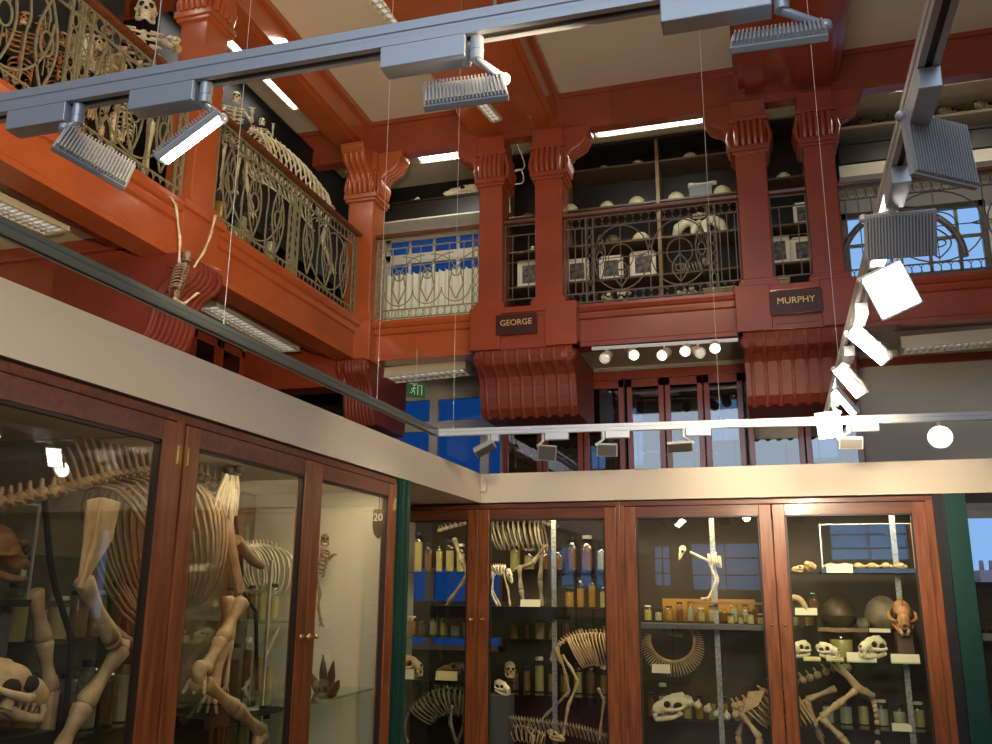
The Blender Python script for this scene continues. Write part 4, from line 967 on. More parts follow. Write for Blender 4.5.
# ---- side gallery: shelves and skeletons behind the brass railing
bx0 = XL+.02
def sidecase(label, y0, y1, lv):
    r = thing('open_bookcase', label, 'bookcase', (bx0, (y0+y1)/2, Z4)); x1 = XL+.86
    mesh('back_panel', MB().box((bx0, y0, Z4), (bx0+.02, y1, 6.2)), 'black', r)
    mesh('top_board', MB().box((bx0, y0, 6.2), (x1, y1, 6.23)), 'black', r)
    mesh('front_board', MB().box((x1-.03, y0, 4.9), (x1-.01, y1, 6.2)), 'black', r)
    for y in (y0+.02, (y0+y1)/2, y1-.02): mesh('upright', MB().box((bx0+.02, y-.02, Z4), (x1-.03, y+.02, 6.2)), 'darkwood', r)
    for z in lv: mesh('shelf', MB().box((bx0+.02, y0+.02, z-.02), (x1-.03, y1-.02, z)), 'darkwood', r)
    return r
sidecase('tall dark bookcase along the side gallery wall, nearest the camera', 1.0, 4.85, (4.6, 5.1, 5.6))
sidecase('tall dark bookcase along the side gallery wall, past the orange pillar', 5.25, 8.9, (4.6, 5.1, 5.6))
# skeleton jumble, nearest section (px 0-165)
def U(px, py, off=0): return at(px, py, X=GX-.30-off)
def standing(label, px, py, s, off=0, m='bone', kind='ape', seed=1):
    """upright climbing primate skeleton of height s with its skull at px, py"""
    rn = random.Random(seed); h = U(px, py, off); up = V((0, 0, 1)); f = V((.5, -.6, 0)).normalized(); sd = up.cross(f)
    sp = [h-up*s*.10-f*s*.02, h-up*s*.25-f*s*.05, h-up*s*.42-f*s*.03, h-up*s*.52]
    arms = [[h-up*s*.14+sd*sg*s*.09, h-up*s*(.20+.1*rn.random())+sd*sg*s*.16+f*s*.12, h-up*s*(.12+.25*rn.random())+sd*sg*s*.14+f*s*.25] for sg in (-1, 1)]
    legs = [[h-up*s*.53+sd*sg*s*.06, h-up*s*.66+sd*sg*s*.08+f*s*.14, h-up*s*.84+sd*sg*s*.07-f*s*.02, h-up*s*.99+sd*sg*s*.07+f*s*.02] for sg in (-1, 1)]
    return skeleton('primate_skeleton', label, 'skeleton', m, sp, sd, sp[:3], arms+legs, (h, f+V((0, 0, -.15)), s*.17, kind), nv=16, vr=s*.018, vh=s*.02, ribn=9, ribw=s*.085, ribh=s*.15, ribr=s*.007, legr=s*.015, hips=(sp[3]+up*s*.05, sp[3]-up*s*.03), group='primate skeletons behind the brass railing')
def zfoot(px, py, off=0): return U(px, py, off).z-LZ
for lb, px, py, off, m, sd in (('pale primate skeleton with big rough skull above the handrail beside the pillar', 146, 12, .05, 'bonep', 3), ('primate skeleton behind the leaf scrolls, second along from the pillar', 100, 45, .12, 'bone', 4), ('golden brown primate skeleton third along from the pillar', 62, 40, .05, 'redbone', 5),
        ('primate skeleton behind the ringed uprights at the edge of view', 25, 20, .12, 'redbone', 6), ('pale primate skeleton low behind the scrolls and track lamp', 128, 82, .02, 'bonep', 8), ('brown primate skeleton fourth along from the pillar, behind others', 82, 20, .4, 'boneb', 9)):
    standing(lb, px, py, max(.45, zfoot(px, py, off)), off, m, seed=sd)
for k in range(5):
    y = 4.35+.075*k; rn = random.Random(k); h = .28+.05*rn.random(); z0 = 5.0
    x = GX-.45
    r = thing('box_file', '%s upright file in the row beside the orange pillar, %s from the skull' % (('cream', 'grey', 'white', 'tan', 'pale')[k], ORD[k]), 'file', (x, y, z0), 'upright files by the pillar')
    mesh('file_case', MB().box((x-.2, y, z0), (x, y+.06, z0+h)), ('card', 'greyc', 'white', 'tan', 'cardy')[k], r, bevel=.003); mesh('spine_label', MB().box((x, y+.012, z0+h*.45), (x+.002, y+.048, z0+h*.7)), 'card', r)
one('file_shelf', 'narrow dark shelf with upright files beside the orange pillar', 'shelf', MB().box((GX-.68, 4.1, 4.97), (GX-.40, 4.85, 4.998)).box((GX-.68, 4.1, Z4), (GX-.64, 4.85, 4.97)), 'darkwood')
# long skeleton lying along the handrail past the pillar
Q = lambda px, py, off=0: at(px, py, X=GX-.22-off)
sp = [Q(252, 130), Q(275, 143), Q(300, 165), Q(320, 190), Q(334, 212)]
skeleton('ribbed_skeleton', 'pale long-ribbed skeleton rising above the handrail of the side gallery', 'skeleton', 'bonep', sp, (1, 0, 0), sp[:4], [[Q(250, 140), Q(245, 175), Q(252, 210)], [Q(330, 210), Q(322, 240), Q(332, 268)]], None, nv=24, vr=.022, vh=.03, ribn=15, ribw=.12, ribh=.42, ribr=.009, legr=.018)
p = Q(238, 108); standing('rough-skulled upright skeleton behind the handrail past the pillar', 236, 98, .85, .02, 'bonep', seed=11)
standing('pale upright skeleton stooping behind the handrail next to the ribbed one', 262, 122, .62, .3, 'bonep', seed=12)
p = Q(316, 190); one('yellow_skull_cast', 'knobbly yellowish bone at the end of the ribbed skeleton', 'bone', MB().ball(Q(317, 188), .05).ball(Q(320, 195), .04).ball(Q(314, 197), .035).tube([Q(318, 197), Q(320, 222)], .02), 'bonep')
for k, (px, py, h, m) in enumerate(((217, 145, .34, 'cardy'), (228, 150, .36, 'pale'), (239, 156, .30, 'cardy'), (250, 175, .26, 'pale'))):
    c = at(px, py, X=GX-.75); r = thing('display_board', '%s yellow-green panel behind the first scrolls past the pillar' % ORD[k], 'panel', (c.x, c.y, c.z-h/2), 'yellow panels behind the railing')
    mesh('panel', MB().box((c.x-.01, c.y-.07, c.z-h/2), (c.x+.01, c.y+.07, c.z+h/2)), m, r); mesh('post', MB().box((c.x-.03, c.y-.015, Z4), (c.x-.01, c.y+.015, c.z)), 'black', r)
for k, (px, py, m) in enumerate(((222, 192, 'exitw'), (243, 195, 'cloudy'), (236, 225, 'pale'), (247, 215, 'redbone'), (272, 225, 'cloudy'), (292, 250, 'pale'))):
    c = at(px, py, X=GX-.4); jar('%s glass jar from the pillar, glinting behind the scrolled railing' % ORD[k], (c.x, c.y, LZ-.03), .06, max(.25, c.z-LZ+.12), m if m not in ('exitw', 'redbone') else 'amber', 'black', 'jars behind the scrolled railing', seed=k)
# small skeleton hanging from the gallery edge by its arms
Hn = lambda px, py, off=0: at(px, py, X=GX+.16+off)
sp = [Hn(186, 264), Hn(183, 274), Hn(180, 286), Hn(176, 297)]
r = skeleton('hanging_skeleton', 'small monkey skeleton hanging by long arms from the gallery ledge', 'skeleton', 'bonep', sp, (.35, 1, 0), sp[:3], [[Hn(179, 263), Hn(180, 240), Hn(176, 205), Hn(172, 199, -.02)], [Hn(193, 268), Hn(204, 252), Hn(211, 234), Hn(215, 217, -.02)], [Hn(174, 298), Hn(184, 304), Hn(196, 294, .04)], [Hn(178, 300), Hn(172, 306), Hn(186, 310, .05)]], (Hn(187, 256, .02), (.6, -.7, -.1), .10, 'ape'), nv=12, vr=.010, vh=.012, ribn=9, ribw=.045, ribh=.085, ribr=.0045, legr=.008, hips=(Hn(177, 294), Hn(175, 301)))
for o in r.children:
    if not o.name.startswith('leg'): o.data.materials[0] = M['boned']
# ------------------------------------------------------------------ ground floor behind the cases
def glazed(label, x0, x1, y, z0, z1, n, m='redd', books=True):
    r = thing('glazed_bookcase', label, 'bookcase', ((x0+x1)/2, y, z0))
    mesh('carcass', MB().box((x0, y+.03, z0), (x0+.03, YB-.02, z1)).box((x1-.03, y+.03, z0), (x1, YB-.02, z1)).box((x0, YB-.04, z0), (x1, YB-.02, z1)).box((x0, y+.02, z1-.04), (x1, YB-.02, z1)).box((x0, y+.02, z0), (x1, YB-.02, z0+.1)), 'darkwood', r)
    for k in range(5): z = z0+.5+k*.55; mesh('shelf', MB().box((x0+.03, y+.06, z), (x1-.03, YB-.05, z+.025)), 'darkwood', r)
    for k in range(n):
        a, b = x0+(x1-x0)*k/n+.006, x0+(x1-x0)*(k+1)/n-.006; t = .055
        d = MB()
        for q in (((a, z0+.1), (a+t, z1-.05)), ((b-t, z0+.1), (b, z1-.05)), ((a, z0+.1), (b, z0+.2)), ((a, z1-.13), (b, z1-.05))): d.box((q[0][0], y-.012, q[0][1]), (q[1][0], y+.02, q[1][1]))
        dd = mesh('door', d, m, r, bevel=.003); mesh('glass_pane', MB().box((a+t-.004, y, z0+.18), (b-t+.004, y+.005, z1-.11)), 'booksg', dd)
    mesh('cornice', MB().box((x0-.02, y-.05, z1-.05), (x1+.02, YB-.02, z1+.04)), m, r, bevel=.006)
    return r
gy = 8.95; zt2 = at(650, 374, Y=gy).z
xs = [at(px, 420, Y=gy).x for px in (503, 627, 747, 862)]
glazed('dark glazed bookcase below the curved console by the deep blue window', xs[0], xs[1]-.02, gy, 0, zt2, 3)
glazed('dark red glazed bookcase below the short track of small spotlights', xs[1], xs[2]-.02, gy, 0, zt2, 3)
glazed('dark glazed bookcase at the foot of the sloping row of spotlights', xs[2], xs[3], gy, 0, zt2, 2)
# a few things dimly seen in the bookcases
rn = random.Random(5)
for bi, (a, b, nm) in enumerate(((xs[0], xs[1], 'bookcase by the blue window'), (xs[1], xs[2], 'bookcase under the small spotlights'))):
    z = 2.7+.025
    k = 0; x = a+.12
    while x < b-.2 and k < 14:
        w, h = rn.uniform(.035, .06), rn.uniform(.26, .36)
        r = thing('old_book', 'dark bound volume, %s in the dim top row of the %s' % (ORD[k], nm), 'book', (x, gy+.16, z), 'dim volumes in the glazed bookcases')
        bk = rn.choice(('redd', 'darkwood', 'dshell', 'brownf'))
        mesh('binding', MB().box((x, gy+.12, z), (x+w, gy+.30, z+h)), bk, r, bevel=.004); mesh('spine_band', MB().box((x-.001, gy+.118, z+h*.7), (x+w+.001, gy+.13, z+h*.78)), 'gold', r)
        x += w+.012+ (.18 if k % 5 == 4 else 0); k += 1
# exit sign
Y0 = 7.6; a, b, c, d = at(409, 379, Y=Y0), at(424, 388, Y=Y0+.0), at(409, 394, Y=Y0), at(424, 400, Y=Y0)
u = V((.20, .10, 0)).normalized(); p = at(416, 390, Y=Y0); w_, h_ = .15, .155
r = thing('exit_sign', 'small green emergency exit sign hanging in front of the deep blue window', 'sign', p)
nrm = u.cross(V((0, 0, 1)))
u = V((.75, .66, 0)).normalized(); nrm = V((u.y, -u.x, 0))
B = Matrix((u, -nrm, V((0, 0, 1)))).transposed()
mesh('sign_panel', MB().obox(p, (w_*1.25, .012, h_*.95), B), 'exitg', r)
def S(x, z): return p+u*(x*w_)+V((0, 0, z*h_))+nrm*.0068
sg = MB(); q = nrm*.001
def ln(pts, t): sg.tube([S(*k) for k in pts], t, 4, up=nrm)
sg.ball(S(-.13, .27), .009, 8, 6); ln([(-.15, .18), (-.20, -.02)], .006); ln([(-.17, .12), (-.05, .06), (-.02, .14)], .004); ln([(-.17, .12), (-.30, .05), (-.33, -.05)], .004); ln([(-.20, -.02), (-.10, -.14), (-.12, -.3)], .005); ln([(-.20, -.02), (-.27, -.18), (-.42, -.2)], .005)
mesh('running_figure', sg, 'exitw', r); sg = MB(); ln([(.10, -.3), (.10, .3), (.36, .3), (.36, -.3)], .006); mesh('door_symbol', sg, 'exitw', r)
sg = MB(); ln([(-.45, .36), (.05, .36)], .003); mesh('arrow_line', sg, 'exitw', r)
mesh('hanging_rod', MB().cyl(p+V((0, 0, h_*.47)), (p.x, p.y, FB+.02), .004, n=6), 'steel', r)
# wall sensor on the corner of the white bulkhead
p = at(484, 485, Y=SY-.0); r = thing('motion_sensor', 'small white motion sensor on the inner corner of the bulkhead', 'sensor', p)
mesh('sensor_body', MB().lathe([(.026, 0), (.030, .01), (.030, .095), (.022, .115)], p+V((0, -.025, -.055)), 16), 'white', r); mesh('lens', MB().ball(p+V((0, -.048, -.015)), (.018, .012, .024)), 'cream', r)
# red-framed glazed case under the side gallery
def Wp(px, py): return at(px, py, X=XL+.35)
r = thing('glazed_wall_case', 'dark case in red frames under the side gallery, above the bulkhead', 'bookcase', (XL+.35, 6, 2.3))
y0, y1, z1 = 5.0, 7.6, at(190, 330, X=XL+.35).z+.06
mesh('carcass', MB().box((XL+.01, y0, 0), (XL+.32, y1, z1)), 'black', r)
n = 6
for k in range(n):
    a, b = y0+(y1-y0)*k/n+.01, y0+(y1-y0)*(k+1)/n-.01; d = MB(); x = XL+.32
    for q in (((a, .1), (a+.05, z1-.03)), ((b-.05, .1), (b, z1-.03)), ((a, z1-.1), (b, z1-.03)), ((a, 2.55), (b, 2.6))): d.box((x, q[0][0], q[0][1]), (x+.035, q[1][0], q[1][1]))
    dd = mesh('door', d, 'redd', r, bevel=.003); mesh('glass_pane', MB().box((x+.012, a+.045, .15), (x+.016, b-.045, z1-.08)), 'booksg', dd)
one('wall_board', 'dark wall boarding under the side gallery next to the deep blue window', 'panel', MB().box((XL+.005, 7.65, 0), (XL+.05, YB-.01, SOF)).box((XL, YB-.05, 0), (-4.12, YB-.01, SOF)), 'darkwood')
# dark cabinet past the green post
Yc = 8.6
x0, z1 = at(970, 584, Y=Yc).x, at(975, 582, Y=Yc).z; zm = at(975, 700, Y=Yc).z
r = thing('dark_cabinet', 'dark glazed cabinet past the green post, under the pale window', 'cabinet', (x0+.4, Yc, 0))
mesh('lower_cupboard', MB().box((x0, Yc, 0), (x0+1.2, Yc+.5, zm-.03)), 'woodd', r, bevel=.005); mesh('worktop', MB().box((x0-.02, Yc-.03, zm-.03), (x0+1.22, Yc+.5, zm)), 'wood', r, bevel=.004)
f = MB()
for a, b in (((x0, zm), (x0+.05, z1)), ((x0, z1-.04), (x0+1.2, z1)), ((x0+.58, zm), (x0+.63, z1))): f.box((a[0], Yc, a[1]), (b[0], Yc+.04, b[1]))
mesh('door', f, 'darkwood', r, bevel=.003); mesh('glass_pane', MB().box((x0+.04, Yc+.015, zm), (x0+1.16, Yc+.02, z1-.03)), 'glass', r)
mesh('back_panel', MB().box((x0, Yc+.46, zm), (x0+1.2, Yc+.48, z1)), 'dshell', r); zs_ = at(985, 640, Y=Yc+.2).z
mesh('shelf', MB().box((x0+.05, Yc+.06, zs_-.015), (x0+1.15, Yc+.45, zs_)), 'darkwood', r)
card('white card on the shelf of the dark cabinet past the green post', (at(987, 640, Y=Yc+.1).x, Yc+.1, zs_), .16, .06, (0, -1, 0))
p = at(986, 610, Y=Yc+.25); skull_thing('brown_skull', 'brown skull in the dark cabinet past the green post', (p.x, p.y, zs_+.06), (-.4, -1, 0), .22, 'ape', 'boneb')
# ------------------------------------------------------------------ specimens in the case beside the camera (plane X)
FX = SX-.42
def P(px, py, off=0): return at(px, py, X=FX-off)
NEAR, FAR = -.16, .16
# the largest skeleton, facing the camera end of the case
sp = [P(60, 490), P(95, 480), P(130, 473), P(165, 470), P(200, 476), P(228, 492)]
big = skeleton('grazer_skeleton', 'largest brown skeleton, ribs and legs filling the first two doors', 'skeleton', 'bigbone', sp, (1, 0, 0), [P(100, 486), P(125, 478), P(155, 476), P(185, 482), P(202, 492)],
    [[P(82, 578, NEAR), P(112, 640, NEAR), P(122, 648, NEAR), P(84, 705, NEAR), P(54, 760, NEAR)], [P(34, 590, FAR), P(44, 640, FAR), P(50, 690, FAR), P(42, 770, FAR)],
     [P(243, 600, NEAR), P(222, 640, NEAR), P(203, 672, NEAR)], [P(204, 682, NEAR), P(235, 708, NEAR), P(262, 732, NEAR), P(246, 770, NEAR)], [P(228, 596, FAR), P(226, 640, FAR), P(212, 690, FAR)]],
    (P(-135, 486), (.1, -1, -.25), .46, 'long'), None, [P(62, 490), P(30, 496), P(0, 503), P(-40, 498), P(-80, 480)],
    [([P(86, 500, NEAR), P(100, 497, NEAR), P(118, 502, NEAR), P(110, 540, NEAR), P(90, 572, NEAR), P(84, 590, NEAR), P(76, 588, NEAR), P(82, 545, NEAR)], V((.014, 0, 0)))],
    nv=26, vr=.026, vh=lambda t: .08+.10*math.exp(-((t-.35)/.25)**2), ribn=15, ribw=.16, ribh=lambda t: .66-.16*t, ribr=.0075, legr=.027, wing=.03,
    stand=([P(45, 500, .02), P(50, 560, .02), P(56, 590, .02), P(71, 636, .02), P(71, 650, .02), P(62, 760, .02)], .013))
b = MB(); c = P(228, 486)
for sg, o in ((-1, NEAR), (1, FAR)):
    b.tube([P(216, 512, o*.7), P(228, 530, o*.7), P(234, 560, o*.7), P(241, 592, o*.9)], [.02, .045, .032, .03], 8, flat=.45)
    b.tube([P(236, 540, o*.7), P(252, 560, o*.5), P(262, 566, o*.3)], [.03, .026, .02], 7)
mesh('pelvis', b, 'bigbone', big)
mesh('kneecap', MB().ball(P(199, 672, NEAR-.02), (.035, .03, .05)).ball(P(196, 684, NEAR), (.03, .03, .03)), 'bone', big)
mesh('breastbone', MB().tube([P(100, 622), P(125, 640), P(150, 650), P(170, 648)], [.03, .022, .022, .015], 7), 'bone', big)
# pale fan of fine splints on a rod, high behind the second door
r = thing('fanned_specimen', 'pale fan of fine splints with rough dark top, on a rod behind the second door', 'specimen', P(231, 480, -.12))
cr = MB(); rn = random.Random(3)
for k in range(26):
    t = k/25; top = P(226+11*t, 474+3*rn.random(), -.13+.05*rn.random()); end = P(212+26*t, 517-9*abs(t-.62)*2+7*rn.random(), -.14+.06*rn.random())
    cr.tube([top, top.lerp(end, .5)+V((0, .008*rn.uniform(-1, 1), .012)), end], [.009, .007, .002], 5)
cr.tube([P(232, 476, -.11), P(231, 500, -.11), P(229, 560, -.09)], [.016, .018, .012], 7)
mesh('splints', cr, 'bonew', r)
dt = MB()
for k in range(14): dt.ball(P(223+18*rn.random(), 467+9*rn.random(), -.13+.07*rn.random()), rn.uniform(.014, .026), 7, 5)
mesh('dark_top', dt, 'dshell', r)
mesh('stand', MB().tube([P(234, 500, -.1), P(237, 530, .0), P(240, 545, .15), P(242, 590, .15), P(256, 612, .15), P(257, 690, .15)], .011, 8), 'black', r)
for o in big.children:
    if o.name.startswith(('leg', 'shoulder')): o.data.materials[0] = M['bone']
mesh('blade_ridge', MB().tube([P(102, 499, NEAR-.03), P(94, 545, NEAR-.03), P(80, 588, NEAR-.01)], [.006, .012, .014], 6), 'bone', [o for o in big.children if o.name.startswith('shoulder')][0])
# smaller ribbed skeleton behind the second door
o2 = .30
sp = [P(246, 548, o2), P(262, 546, o2), P(285, 552, o2), P(305, 566, o2)]
skeleton('small_ribbed_skeleton', 'smaller ribbed skeleton behind the second door, legs slanting to the black plinth', 'skeleton', 'bonep', sp, (1, 0, 0), sp[:3], [[P(290, 605, o2), P(268, 650, o2), P(246, 686, o2)], [P(296, 600, o2+.12), P(288, 640, o2+.12), P(276, 690, o2+.12)], [P(240, 590, o2), P(232, 640, o2), P(226, 684, o2)]], None, nv=18, vr=.017, vh=.02, ribn=10, ribw=.09, ribh=.26, ribr=.0075, legr=.010, tail=[P(303, 564, o2), P(312, 590, o2), P(312, 622, o2)])
# black plinth with its card
z = P(270, 700, .2).z; yy = P(270, 700, .2).y
one('black_plinth', 'long black plinth board across the second door of the near case', 'plinth', MB().box((FX-.46, P(186, 715, .2).y, z-.05), (FX-.10, 4.72, z)), 'black')
p = P(252, 698, .05); card('white label card with a dark emblem on the black plinth', (p.x, p.y, z), .11, .065, (1, -.25, 0), tilt=.15)
o = bpy.data.objects['label_card.001']
pp = V((p.x, p.y, z)); od = V((1, -.25, 0)).normalized(); sd = V((0, 0, 1)).cross(od); mesh('emblem', MB().obox(pp+V((0, 0, .034))+od*-.004, (.004, .05, .028), Matrix((od, sd, V((0, 0, 1)))).transposed()), 'dshell', o)
# cream pig-like skull low at the edge of view
p = P(4, 694, -.25); skull_thing('large_cream_skull', 'large cream skull with bared teeth low in the first door', (p.x, p.y, p.z), (.15, 1, -.2), .31, 'cat', 'bone')
one('skull_stand', 'black stand board under the large cream skull', 'stand', MB().box((p.x-.12, p.y-.3, 0.14), (p.x+.10, p.y+.12, p.z-.115)), 'black')
# glass box with a red-brown skull
g0, g1 = P(-40, 600, .05), P(33, 505, .05)
r = thing('glass_box', 'clear glass box holding a red-brown skull at the edge of view', 'display box', (FX-.05, g0.y, g0.z))
bx_ = (FX-.30, g0.y, g0.z), (FX-.02, g1.y, g1.z)
mesh('glass_walls', MB().box(*bx_), 'tank', r); ed = MB()
for x in (bx_[0][0], bx_[1][0]):
    for y in (bx_[0][1], bx_[1][1]): ed.box((x-.004, y-.004, bx_[0][2]), (x+.004, y+.004, bx_[1][2]))
    ed.box((x-.004, bx_[0][1], bx_[1][2]-.006), (x+.004, bx_[1][1], bx_[1][2]+.002))
mesh('edge_strips', ed, 'steel', r); mesh('base', MB().box((bx_[0][0]-.01, bx_[0][1]-.01, bx_[0][2]-.025), (bx_[1][0]+.01, bx_[1][1]+.01, bx_[0][2])), 'black', r)
mesh('post', MB().box((bx_[0][0]+.05, bx_[1][1]-.06, .14), (bx_[1][0]-.05, bx_[1][1]-.01, bx_[0][2]-.025)), 'grey', r)
skull_thing('red_brown_skull', 'red-brown skull inside the clear glass box', ((bx_[0][0]+bx_[1][0])/2, P(8, 560, .1).y, bx_[0][2]+.16), (.5, .7, 0), .26, 'ape', 'redbone')
# end wall of the case: plaque and small hanging skeleton
EY = 4.86-.0
W = lambda px, py, d=.05: at(px, py, Y=EY-d)
r = thing('hanging_plaque', 'dark brown shield plaque with pale numerals hung by the case end', 'plaque', W(379, 520, .18))
c = W(378, 522, .10); pr = [(-.032, .075), (.032, .075), (.036, -.02), (.026, -.07), (0, -.095), (-.026, -.07), (-.036, -.02)]
mesh('shield', MB().prism(pr, c, (1, 0, 0), (0, 0, 1), (0, .02, 0)), 'dshell', r, bevel=.004); text('numerals', '20', .06, 'bonep', c+V((0, -.002, .025)), (1, 0, 0), (0, 0, 1), r)
mesh('cord', MB().cyl(c+V((0, .01, .075)), (c.x, c.y+.01, 2.16), .002, n=5), 'black', r)
sp = [W(322, 550), W(319, 560), W(316, 572)]
r = skeleton('bat_skeleton', 'small skeleton hung on the pale end wall beside the door frame', 'skeleton', 'boneb', sp, (.8, 1, 0), sp, [[W(320, 553), W(328, 560), W(332, 556)], [W(316, 574), W(320, 594), W(318, 606), W(321, 622)], [W(319, 555), W(312, 566), W(308, 580)]], (W(325, 540), (.6, -1, 0), .09, 'ape'), nv=9, vr=.012, vh=.012, ribn=7, ribw=.035, ribh=.07, ribr=.005, legr=.008)
zg = at(350, 690, X=SX-.15).z
p = at(325, 668, Y=4.5); mb = MB()
for k, (dx, h) in enumerate(((-.06, .10), (0, .20), (.06, .17), (.10, .08))): mb.tube([(p.x+dx*.4, 4.5, zg), (p.x+dx, 4.5-.02*k, zg+h*.6), (p.x+dx*1.3, 4.5-.03*k, zg+h)], [.03, .022, .004], 6)
one('dried_fins', 'dark pointed dried fins standing on the glass shelf by the end wall', 'specimen', mb, 'dshell', (p.x, 4.5, zg))
p = P(328, 722, .1); skull_thing('dim_skull', 'dim brown skull low behind the third door under the glass shelf', p, (.6, -.6, 0), .26, 'cat', 'boned')
one('skull_block', 'low dark block under the dim brown skull', 'block', MB().box((p.x-.13, p.y-.15, .14), (p.x+.13, p.y+.15, p.z-.075)), 'black')
# jars on the back shelves of the near case
rn = random.Random(21)
def jar_row(where, along, a, b, z, n, hmax, fx, group, fl=('pale', 'amber', 'cloudy', 'brownf')):
    for k in range(n):
        t = a+(b-a)*(k+.5)/n; step = abs(b-a)/n; rad = min(.055, step*.42)*rn.uniform(.75, 1); h = hmax*rn.uniform(.6, 1); f = rn.choice(fl)
        p = (fx, t, z) if along == 'y' else (t, fx, z)
        jar('%s %s jar, %s %s' % ('tall' if h > hmax*.8 else 'short', {'pale': 'straw', 'amber': 'amber', 'cloudy': 'cloudy', 'brownf': 'brown'}[f], ORD[k], where), p, rad, h, f, rn.choice(('black', 'black', 'white', None)), group, seed=k)
bxj = SX-LD+.17
for z, h in ((.62, .30), (1.0, .30), (1.38, .28)):
    nm = {.62: 'lowest', 1.0: 'middle', 1.38: 'upper'}[z]
    jar_row('on the %s back shelf of the first door' % nm, 'y', 1.75, 2.80, z, 9, h, bxj, 'jars on the back shelves of the near case')
    jar_row('on the %s back shelf of the second door' % nm, 'y', 2.90, 3.92, z, 9, h, bxj, 'jars on the back shelves of the near case')
jar_row('on the highest back shelf behind the big ribs', 'y', 2.0, 2.78, 1.72, 6, .26, bxj, 'jars on the back shelves of the near case')

# ------------------------------------------------------------------ specimens in the far cases (plane Y)
def B(px, py, d=.3): return at(px, py, Y=SY+d)
CB = (0, -1, 0)
def bz(px, py, d): return B(px, py, d).z
# --- first far door
z1, z2, z3 = bz(440, 637, .3), bz(440, 679, .18), bz(440, 572, .5)
p = B(411, 660, .26); skull_thing('bear_skull', 'broad pale skull on the shelf next to the green post', (p.x, p.y, z2+.075), (.9, -.5, 0), .27, 'cat', 'bone')
p = B(452, 658, .3); skull_thing('brown_skull', 'brown skull beside the broad pale one on the far shelf', (p.x, p.y, z2+.065), (-.8, -.5, 0), .24, 'long', 'boneb')
card('white card under the broad pale skull by the green post', (B(406, 675, .1).x, SY+.12, z2), .10, .07, CB); card('yellowed card under the brown skull in the first far door', (B(445, 675, .1).x, SY+.12, z2), .17, .065, CB, 'cardy')
one('black_plinth', 'thick black plinth spanning the first two far doors', 'plinth', MB().box((B(432, 612, .2).x, SY+.15, bz(480, 618, .2)), (B(557, 612, .2).x, SY+.55, bz(480, 606, .2))), 'black')
zp = bz(480, 606, .2)
sp = [B(412, 708, .25), B(425, 696, .25), B(445, 688, .25), B(466, 690, .25)]
r = skeleton('armadillo_skeleton', 'round-backed grey ribbed skeleton low in the first far door', 'skeleton', 'boned', sp, (0, 1, 0), sp, [[B(452, 705, .15), B(450, 722, .15), B(456, 742, .15)], [B(408, 712, .15), B(404, 728, .15), B(408, 744, .15)], [B(462, 705, .35), B(464, 724, .35), B(458, 742, .35)]], (B(478, 706, .25), (1, -.2, -.4), .16, 'long'), nv=18, vr=.012, vh=.012, ribn=13, ribw=.09, ribh=.20, ribr=.007, legr=.012, tail=[B(412, 708, .25), B(402, 722, .25), B(398, 740, .25)])
# long pale limb bones hanging behind the stile
sp = [B(440, 530, .45), B(462, 524, .45), B(490, 520, .45), B(530, 520, .45), B(556, 526, .45)]
skeleton('dark_ribbed_skeleton', 'large dark skeleton high behind the second far door, legs spread on the plinth', 'skeleton', 'boned', sp, (0, 1, 0), [B(492, 521, .45), B(515, 520, .45), B(540, 521, .45)], [[B(546, 545, .38), B(532, 564, .38), B(519, 568, .38)], [B(519, 566, .36), B(521, 590, .36), B(524, 606, .36)], [B(454, 538, .4), B(462, 562, .4), B(468, 575, .4), B(448, 603, .4)], [B(542, 550, .55), B(540, 580, .55), B(542, 606, .55)]], None, nv=22, vr=.018, vh=.02, ribn=11, ribw=.12, ribh=.24, ribr=.008, legr=.016)
sp = [B(488, 568, .22), B(497, 566, .22), B(505, 567, .22)]
skeleton('small_white_skeleton', 'small white skeleton with long downturned skull on the black plinth', 'skeleton', 'bonew', sp, (0, 1, 0), sp, [[B(492, 572, .17), B(489, 588, .17), B(497, 605, .17)], [B(494, 572, .28), B(492, 590, .28), B(500, 605, .28)], [B(503, 572, .2), B(508, 590, .2), B(510, 605, .2)]], (B(510, 576, .2), (.45, -.3, -.8), .125, 'long'), nv=10, vr=.010, vh=.01, ribn=6, ribw=.03, ribh=.07, ribr=.004, legr=.007)
card('white card on the black plinth below the small white skeleton', (B(530, 606, .17).x, SY+.17, zp), .155, .055, CB)
for k, (px, w, h) in enumerate(((528, .05, .30), (540, .055, .46), (549, .045, .42))): pass
jar_row('behind the glass in the first far door, top shelf', 'x', -2.86, -2.2, z3, 7, .34, SY+.55, 'jars in the first far door', ('pale', 'cloudy', 'pale', 'brownf'))
jar_row('behind the glass in the first far door, middle shelf', 'x', -2.86, -2.2, z1, 7, .19, SY+.45, 'jars in the first far door')
z4, z5 = bz(590, 608, .4), bz(540, 694, .4)
jar_row('behind the second far door, beside the label card', 'x', -1.55, -1.10, z4, 5, .24, SY+.5, 'jars in the second far door', ('pale', 'amber'))
jar_row('behind the second far door, on the low shelf', 'x', -2.02, -1.10, z5, 9, .30, SY+.55, 'jars in the second far door', ('amber', 'pale', 'amber', 'brownf'))
one('dark_backing', 'dark red backing board behind the thin-legged skeleton', 'panel', MB().box((-2.02, SY+.60, .16), (-1.06, SY+.62, z5-.03)), 'maroon')
